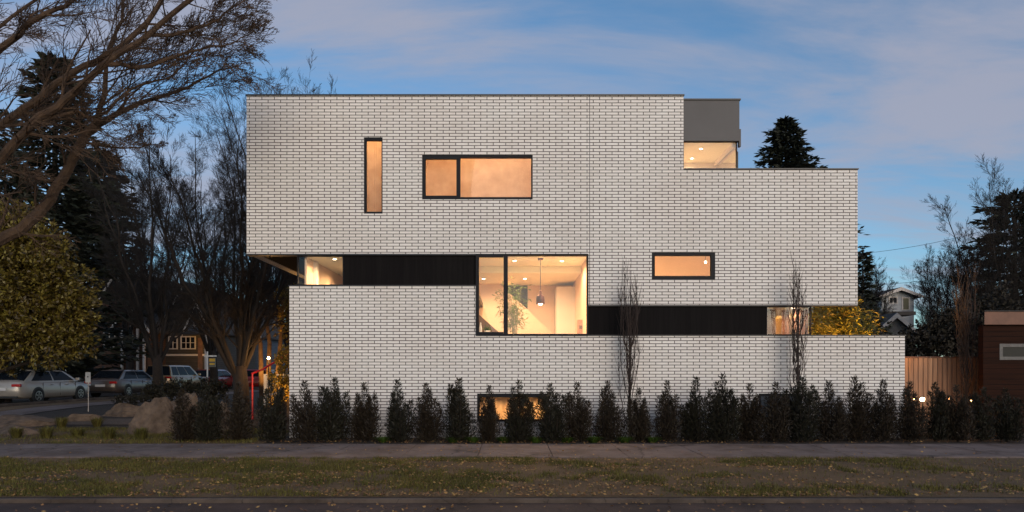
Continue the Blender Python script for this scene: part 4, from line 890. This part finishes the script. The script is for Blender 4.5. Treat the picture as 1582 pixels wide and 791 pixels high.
# ------------------------------------------------------------------ cars
def loft(b, secs):
    n = len(secs[0]); i = len(b.v)
    for s_ in secs: b.v += [tuple(p) for p in s_]
    for k in range(len(secs)-1):
        for m_ in range(n-1): a = i+k*n+m_; b.f.append((a, a+1, a+1+n, a+n))
        a = i+k*n+n-1; b.f.append((a, i+k*n, i+k*n+n, a+n))
    b.f.append(tuple(i+m_ for m_ in reversed(range(n)))); b.f.append(tuple(i+(len(secs)-1)*n+m_ for m_ in range(n)))
def car(loc, rz, label, paint, spec, name='parked_car', group='cars parked along the side street'):
    # local: rear at y=0, front at y=L, x lateral
    L, W, H, belt, zb = spec['L'], spec['W']/2, spec['H'], spec['belt'], .22
    e = empty(name, (0, 0, 0), label, 'car', group)
    b = MB(); secs = []
    for (t, wf, zt, z0) in spec['prof']:
        w_ = W*wf; zt *= 1; h = zt-z0
        half = [(w_*.80, z0), (w_*.97, z0+.08*h), (w_*1.0, z0+.35*h), (w_*.99, z0+.66*h), (w_*.95, z0+.86*h), (w_*.86, z0+.97*h), (w_*.5, zt+.012)]
        ring = [Vector((x, t*L, z)) for x, z in half]+[Vector((-x, t*L, z)) for x, z in reversed(half)]
        secs.append(ring)
    loft(b, secs); body = b.build('body', paint, e, smooth=True, bevel=0)
    r0, r1, f1, f0 = spec['cab']; wb = W*.90; wt = W*.70; zb_ = belt-.06
    def cp(s, t, off=0):  # s along 0..1 along length top/bottom ; t 0 belt 1 roof ; returns side point
        yb = r0+(f0-r0)*s; yt = r1+(f1-r1)*s
        return Vector(((wb+(wt-wb)*t)+off, (yb+(yt-yb)*t)*L, zb_+(H-.03-zb_)*t))
    b = MB(); sec = []
    for s in (0, .12, .3, .5, .7, .88, 1):
        cr_ = .04*math.sin(math.pi*s)
        ring = [cp(s, 0), cp(s, .5, .015), cp(s, .93), cp(s, 1)+Vector((-.07, 0, .0+cr_*.6)), Vector((wt*.4, cp(s, 1).y, H+cr_*.5))]
        ring += [Vector((-p.x, p.y, p.z)) for p in reversed(ring)]
        sec.append(ring)
    loft(b, sec); cab = b.build('cabin', paint, e, smooth=False)
    # side windows
    nw = spec.get('nw', 2); ed = spec.get('edges', [.10, .50, .53, .93])
    for sgn in (1, -1):
        for k in range(0, len(ed), 2):
            g = MB(); q = [cp(ed[k], .12, .012), cp(ed[k+1], .12, .012), cp(ed[k+1], .5, .027), cp(ed[k+1], .90, .012), cp(ed[k], .90, .012), cp(ed[k], .5, .027)]
            g.v = [(sgn*p.x, p.y, p.z) for p in q]; g.f = [(0, 1, 2, 5), (5, 2, 3, 4)]
            g.build('side_window', M['darkglass'], e)
    for (s, nm, oy) in ((1, 'windscreen', .012), (0, 'rear_window', -.012)):
        a = cp(s, .1); c_ = cp(s, .94); g = MB()
        g.quad((-a.x*.93, a.y+oy, a.z+.01), (a.x*.93, a.y+oy, a.z+.01), (c_.x*.95, c_.y+oy, c_.z+.005), (-c_.x*.95, c_.y+oy, c_.z+.005)); g.build(nm, M['darkglass'], e)
    # wheels
    rr = spec['wr']
    for yw in spec['wheels']:
        for sgn in (1, -1):
            x = sgn*(W-.10)
            b = MB(); b.lathe([(rr*1.14, -.02), (rr*1.14, .105 if 1 else 0)], (0, 0, 0), 28, 'x'); b.v = [(x+(v[0])*sgn, yw*L+v[1], rr+v[2]*1.0+.02) for v in b.v]; b.build('wheel_arch', M['black'], body)
            b = MB(); b.lathe([(rr*.6, -.1), (rr*.95, -.1), (rr, -.06), (rr, .09), (rr*.95, .118), (rr*.66, .122)], (0, 0, 0), 28, 'x'); b.v = [(x+v[0]*sgn, yw*L+v[1], rr+v[2]) for v in b.v]; ty = b.build('wheel', M['rubber'], e, smooth=False)
            b = MB(); b.lathe([(rr*.65, .118), (rr*.65, .128), (rr*.58, .13), (rr*.56, .1245)], (0, 0, 0), 24, 'x', cap=False)
            for k in range(5):
                a = 6.283*k/5; ca, sa = math.cos(a), math.sin(a); i = len(b.v)
                for (u, v_) in ((-.04, 0), (.04, 0), (.03, rr*.58), (-.03, rr*.58)):
                    b.v.append((.136, u*ca-v_*sa, u*sa+v_*ca))
                b.f.append((i, i+1, i+2, i+3))
            b.v = [(x+v[0]*sgn, yw*L+v[1], rr+v[2]) for v in b.v]; b.build('rim', M['rim'], ty)
    # lamps, bumper line, plate, mirrors, handles
    zl = spec['zl']
    for sgn in (1, -1):
        b = MB(); b.box(*(sorted((sgn*W*.52, sgn*W*.93))), -.012, .10, zl-.06, zl+.06); b.build('tail_light', M['taillens'], e, bevel=.02)
        b = MB(); b.box(*(sorted((sgn*W*.50, sgn*W*.86))), L-.16, L+.0, zl-.12, zl-.01); b.build('headlight', M['headlens'], e, bevel=.02)
        b = MB(); b.box(*(sorted((sgn*(W-.04), sgn*(W+.13)))), (f0-.07)*L, (f0-.04)*L, belt-.02, belt+.12); b.build('mirror', paint, e, bevel=.03)
        for hy in spec.get('handles', (.36, .58)):
            b = MB(); b.box(*(sorted((sgn*(W*.985), sgn*(W+.022)))), hy*L, hy*L+.18, belt-.19, belt-.16); b.build('door_handle', M['chrome'], e)
        for dy in spec.get('doors', (.27, .50, .72)):
            b = MB(); b.box(*(sorted((sgn*(W*.97), sgn*(W*.997)))), dy*L, dy*L+.008, .32, belt-.08); b.build('door_seam', M['black'], e)
    b = MB(); b.box(-.26, .26, -.03, .02, zl-.22, zl-.10); b.build('number_plate', M['plate'], e)
    b = MB(); b.box(-W*.8, W*.8, -.018, .02, .27, .34); b.build('bumper_trim', M['black'], e)
    e.location = loc; e.rotation_euler.z = rz
    return e
sedan = dict(L=4.8, W=1.82, H=1.47, belt=.98, wr=.325, zl=.80, wheels=(.205, .79), cab=(.055, .22, .60, .79),
    prof=[(0, .80, .86, .40), (.02, .90, .98, .27), (.10, .99, 1.03, .22), (.25, 1.0, .99, .20), (.5, 1, .97, .20), (.74, 1, .95, .20), (.88, .98, .86, .22), (.96, .92, .76, .26), (1, .78, .62, .36)])
suv = dict(L=4.8, W=1.9, H=1.76, belt=1.12, wr=.37, zl=1.0, wheels=(.19, .81), cab=(.015, .05, .58, .76), edges=[.05, .27, .30, .60, .63, .92],
    prof=[(0, .86, 1.05, .42), (.02, .95, 1.14, .32), (.10, 1, 1.16, .27), (.5, 1, 1.14, .26), (.74, 1, 1.10, .26), (.88, .98, 1.02, .28), (.97, .93, .93, .32), (1, .8, .75, .42)])
hatch = dict(sedan, L=4.3, H=1.5, cab=(.02, .12, .58, .79))
XS = -20.7-.93
G3 = .305
car((XS, 27.9, G3), 0, 'silver four door sedan parked at the left edge, front right wheel visible', M['silver'], sedan)
car((XS+.05, 34.6, G3), R(.5), 'dark sedan parked ahead of the silver sedan', M['darkcar'], sedan)
car((XS, 40.2, G3), 0, 'bronze wagon with dark windows parked behind the low bush', M['goldcar'], suv)
car((XS+.1, 45.9, G3), R(1), 'dark red small car with roof showing right of the bronze wagon', M['redcar'], hatch)
car((XS+4.0, 50.0, G3), R(96), 'red hatchback parked sideways beside the white sign post', M['redcar'], hatch)
car((XS-5.4, 30.5, G3), R(180), 'dark car parked across the side street beyond the silver sedan', M['darkcar'], sedan)

# ------------------------------------------------------------------ neighbouring houses
def gable(x0, x1, y0, y1, ze, zr, roofm, wallm, e, over=.35, base=0.2):
    xm = (x0+x1)/2
    b = MB(); b.prism_y([(x0, base), (x1, base), (x1, ze), (xm, zr), (x0, ze)], y0, y1); b.build('wall', wallm, e, boxuv=True)
    b = MB(); t = .16; sl_ = (zr-ze)/(xm-x0); o_ = over
    for s in (-1, 1):
        xe = xm+s*(xm-x0+o_); zE = ze-sl_*o_
        pts = [(xe, zE+.02), (xm, zr+.02), (xm, zr+t+.05), (xe, zE+t)]
        b.prism_y(pts if s > 0 else pts[::-1], y0-o_, y1+o_)
    rf = b.build('roof', roofm, e)
    b = MB()
    for s in (-1, 1):
        xe = xm+s*(xm-x0+o_); zE = ze-sl_*o_
        pts = [(xe, zE-.10), (xm, zr-.10), (xm, zr+t+.04), (xe, zE+t-.01)]
        b.prism_y(pts if s > 0 else pts[::-1], y0-o_-.05, y0-o_-.003)
    b.build('bargeboard', M['trim'], rf)
def hwin(x0, x1, z0, z1, y, e, lit=False, grid=(2, 2), tm='trim'):
    b = MB(); t = .09; b.box(x0-t, x1+t, y-.06, y, z0-t, z0); b.box(x0-t, x1+t, y-.06, y, z1, z1+t); b.box(x0-t, x0, y-.06, y, z0, z1); b.box(x1, x1+t, y-.06, y, z0, z1)
    for k in range(1, grid[0]): xx = x0+(x1-x0)*k/grid[0]; b.box(xx-.03, xx+.03, y-.055, y-.01, z0, z1)
    for k in range(1, grid[1]): z_ = z0+(z1-z0)*k/grid[1]; b.box(x0, x1, y-.05, y-.012, z_-.02, z_+.02)
    wn = b.build('window', M[tm], e)
    b = MB(); b.box(x0, x1, y-.02, y-.005, z0, z1); b.build('pane', emit('lit_room_window', (1, .55, .2), 1.2) if lit else M['darkglass'], wn)
# gabled brown house at left
Y = 52
e = empty('gabled_house', (X(185, Y), Y, .2), 'dark brown gabled house with white trim left of the forked bare tree', 'house')
gable(X(130, Y), X(235, Y), Y, Y+9, Z(505, Y), Z(425, Y), M['shingle'], M['brownboard'], e)
gable(X(178, Y-1.5), X(228, Y-1.5), Y-1.5, Y-.05, Z(505, Y-1.5), Z(472, Y-1.5), M['shingle'], M['brownboard'], e, .3)
hwin(X(207, Y), X(216, Y), Z(478, Y)+.9, Z(462, Y)+.1, Y, e, grid=(2, 1)); hwin(X(162, Y), X(177, Y), Z(535, Y), Z(512, Y), Y, e); hwin(X(193, Y-1.5), X(204, Y-1.5), Z(548, Y-1.5), Z(505, Y-1.5), Y-1.5, e, grid=(1, 2))
b = MB()
for px in (188, 212, 222): b.box(X(px, Y-1.6), X(px+3, Y-1.6), Y-1.75, Y-1.6, .2, Z(508, Y-1.6))
b.build('porch_column', M['trim'], e)
# clapboard house with porch
Y = 54
e = empty('clapboard_house', (X(300, Y), Y, .2), 'grey clapboard house with lit porch and white framed windows', 'house')
gable(X(250, Y), X(328, Y), Y, Y+9, Z(505, Y), Z(440, Y), M['shingle'], M['greyboard'], e)
gable(X(290, Y-.8), X(322, Y-.8), Y-.8, Y-.05, Z(505, Y-.8), Z(470, Y-.8), M['shingle'], M['blueboard'], e, .3, base=Z(512, Y-.8))
hwin(X(301, Y-.8), X(309, Y-.8), Z(503, Y-.8), Z(488, Y-.8), Y-.8, e, grid=(1, 2)); hwin(X(281, Y), X(301, Y), Z(538, Y), Z(521, Y), Y, e, grid=(3, 2)); hwin(X(262, Y), X(273, Y), Z(538, Y), Z(521, Y), Y, e, grid=(2, 2))
b = MB(); b.box(X(306, Y), X(313, Y), Y-.05, Y-.003, .9, Z(522, Y)); dr = b.build('door', M['walnut'], e)
b = MB(); b.lathe([(.03, -.03), (.03, 0)], (0, 0, 0), 8); b.v = [(X(307.3, Y)+v[0], Y-.08+v[2], 1.9+v[1]) for v in b.v]; b.build('handle', M['chrome'], dr)
b = MB(); b.prism_x([(Y-2.6, Z(517, Y-2.6)), (Y-.1, Z(507, Y-2.6)), (Y-.1, Z(505, Y-2.6)), (Y-2.6, Z(514, Y-2.6))], X(280, Y-2.6), X(332, Y-2.6)); b.build('porch_roof', M['shingle'], e)
b = MB()
for px in (316, 328): b.box(X(px, Y-2.5), X(px+4, Y-2.5), Y-2.5, Y-2.3, .2, Z(517, Y-2.5))
b.build('porch_column', M['trim'], e)
b = MB(); b.box(X(252, Y), X(327, Y), Y-.04, Y-.004, Z(550, Y), Z(547, Y)); b.build('band_board', M['trim'], e)
b = MB(); b.lathe([(.05, -.1), (.1, 0), (.05, .1)], (X(324, Y-2), Y-2.0, Z(527, Y-2)), 10); b.build('porch_lamp', M['bulb'], e)
l = bpy.data.lights.new('porch_light', 'POINT'); l.energy = 130; l.color = (1, .5, .12); l.shadow_soft_size = .12; lo = bpy.data.objects.new('porch_light', l); C.objects.link(lo); lo.location = (X(322, Y-2), Y-1.6, Z(527, Y-2))
Y = 64
e = empty('gabled_house', (X(345, Y), Y, .2), 'blue grey gabled house half hidden by the thick bare trunk', 'house')
gable(X(325, Y), X(400, Y), Y, Y+9, Z(515, Y), Z(462, Y), M['shingle'], M['blueboard'], e); hwin(X(340, Y), X(350, Y), Z(530, Y), Z(515, Y), Y, e, True); hwin(X(368, Y), X(376, Y), Z(530, Y), Z(515, Y), Y, e)
Y = 60
e = empty('shed_dormer_house', (X(240, Y), Y, .2), 'dark steep roofed house between the brown gabled house and the clapboard house', 'house')
gable(X(195, Y), X(262, Y), Y, Y+9, Z(490, Y), Z(428, Y), M['shingle'], M['brownboard'], e); hwin(X(243, Y), X(252, Y), Z(500, Y), Z(487, Y), Y, e, True)

# far white house at the right
Y = 62
e = empty('far_house', (X(1385, Y), Y, 0), 'small white stucco house with low dark gable seen over the low brick wall', 'house')
gable(X(1362, Y), X(1412, Y), Y, Y+8, Z(457, Y), Z(448, Y), M['shingle'], M['stucco'], e, .6, base=0)
hwin(X(1374, Y), X(1385, Y), Z(468, Y), Z(460, Y), Y, e, grid=(2, 1)); b = MB(); b.box(X(1392.5, Y), X(1405.5, Y), Y-.06, Y-.004, Z(479, Y), Z(459, Y)); b.build('door', M['trim'], e)
b = MB(); b.box(X(1395, Y), X(1403, Y), Y-.1, Y-.065, Z(478, Y), Z(461, Y)); b.build('door_panel', mat('olive_door', (.13, .12, .07), .6, var=.1), e)
b = MB(); b.box(X(1355, Y-3), X(1415, Y-3), Y-3, Y-.01, Z(483, Y-3)-.2, Z(481, Y-3)); b.build('deck', M['shingle'], e)
Y = 40
e = empty('garage', (X(1385, Y), Y, 0), 'grey gabled garage with a dark roof below the white far house', 'garage')
gable(X(1350, Y), X(1412, Y), Y, Y+6, Z(515, Y), Z(489, Y), M['shingle'], M['shinglegrey'], e, .3, base=0)
# cedar fence and cedar building
Y = 19.8
e = empty('cedar_fence', (X(1458, Y), Y, 0), 'vertical board cedar fence between the brick wall and the cedar building', 'fence')
b = MB(); x = X(1330, Y); k = 0; r_ = random.Random(2)
while x < X(1526, Y):
    b.box(x, x+.135, Y+r_.uniform(0, .008), Y+.03, .02, Z(553, Y)+r_.uniform(-.006, .006)); x += .145
b.build('boards', M['cedar'], e, boxuv=True)
b = MB(); b.box(X(1330, Y), X(1526, Y), Y-.03, Y+.07, Z(553, Y)+.008, Z(553, Y)+.04); b.box(X(1330, Y), X(1526, Y), Y+.032, Y+.07, .4, .49); b.build('rail', M['cedarlight'], e)
Y = 18.6
e = empty('cedar_building', (X(1600, Y), Y, 0), 'dark red cedar building with flat roof at the right edge', 'building')
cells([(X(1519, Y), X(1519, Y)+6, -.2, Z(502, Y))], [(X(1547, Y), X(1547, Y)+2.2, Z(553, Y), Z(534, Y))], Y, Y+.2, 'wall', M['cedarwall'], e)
def plan(b, pts, z0, z1):
    i = len(b.v); n = len(pts); b.v += [(x, y, z0) for x, y in pts]+[(x, y, z1) for x, y in pts]
    b.f.append(tuple(i+k for k in reversed(range(n)))); b.f.append(tuple(i+n+k for k in range(n)))
    for k in range(n): b.f.append((i+k, i+(k+1) % n, i+n+(k+1) % n, i+n+k))
    return b
xa = X(1519, Y); xb_ = xa+6; kx = .76   # the left wall runs skew, away from the street
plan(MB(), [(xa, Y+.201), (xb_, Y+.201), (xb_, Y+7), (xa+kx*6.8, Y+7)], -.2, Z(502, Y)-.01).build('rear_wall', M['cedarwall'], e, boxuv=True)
plan(MB(), [(xa-.05, Y-.12), (xb_+.2, Y-.12), (xb_+.2, Y+7.2), (xa-.05+kx*7.3, Y+7.2)], Z(502, Y)+.004, Z(482, Y)).build('roof', M['cedarlight'], e)
plan(MB(), [(xa-.07, Y-.15), (xb_+.2, Y-.15), (xb_+.2, Y+7.2), (xa-.07+kx*7.3, Y+7.2)], Z(482, Y)+.001, Z(480, Y)).build('roof_edge', M['shingle'], e)
hwin(X(1549, Y), X(1549, Y)+2.0, Z(551, Y), Z(536, Y), Y+.05, e, grid=(1, 1), tm='shinglegrey')
# overhead cables
for i, (a, c_, lab) in enumerate((((1300, 395, 55), (1640, 322, 40), 'upper overhead cable crossing the sky right of the house'), ((1300, 442, 55), (1640, 392, 40), 'lower overhead cable above the white far house'))):
    A = P(*a); B = P(*c_); pts = [A.lerp(B, t/14)-Vector((0, 0, .5*math.sin(math.pi*t/14))) for t in range(15)]
    tag(MB().tube(pts, .014, 5).build('overhead_cable', M['black']), lab, 'cable', 'overhead cables')
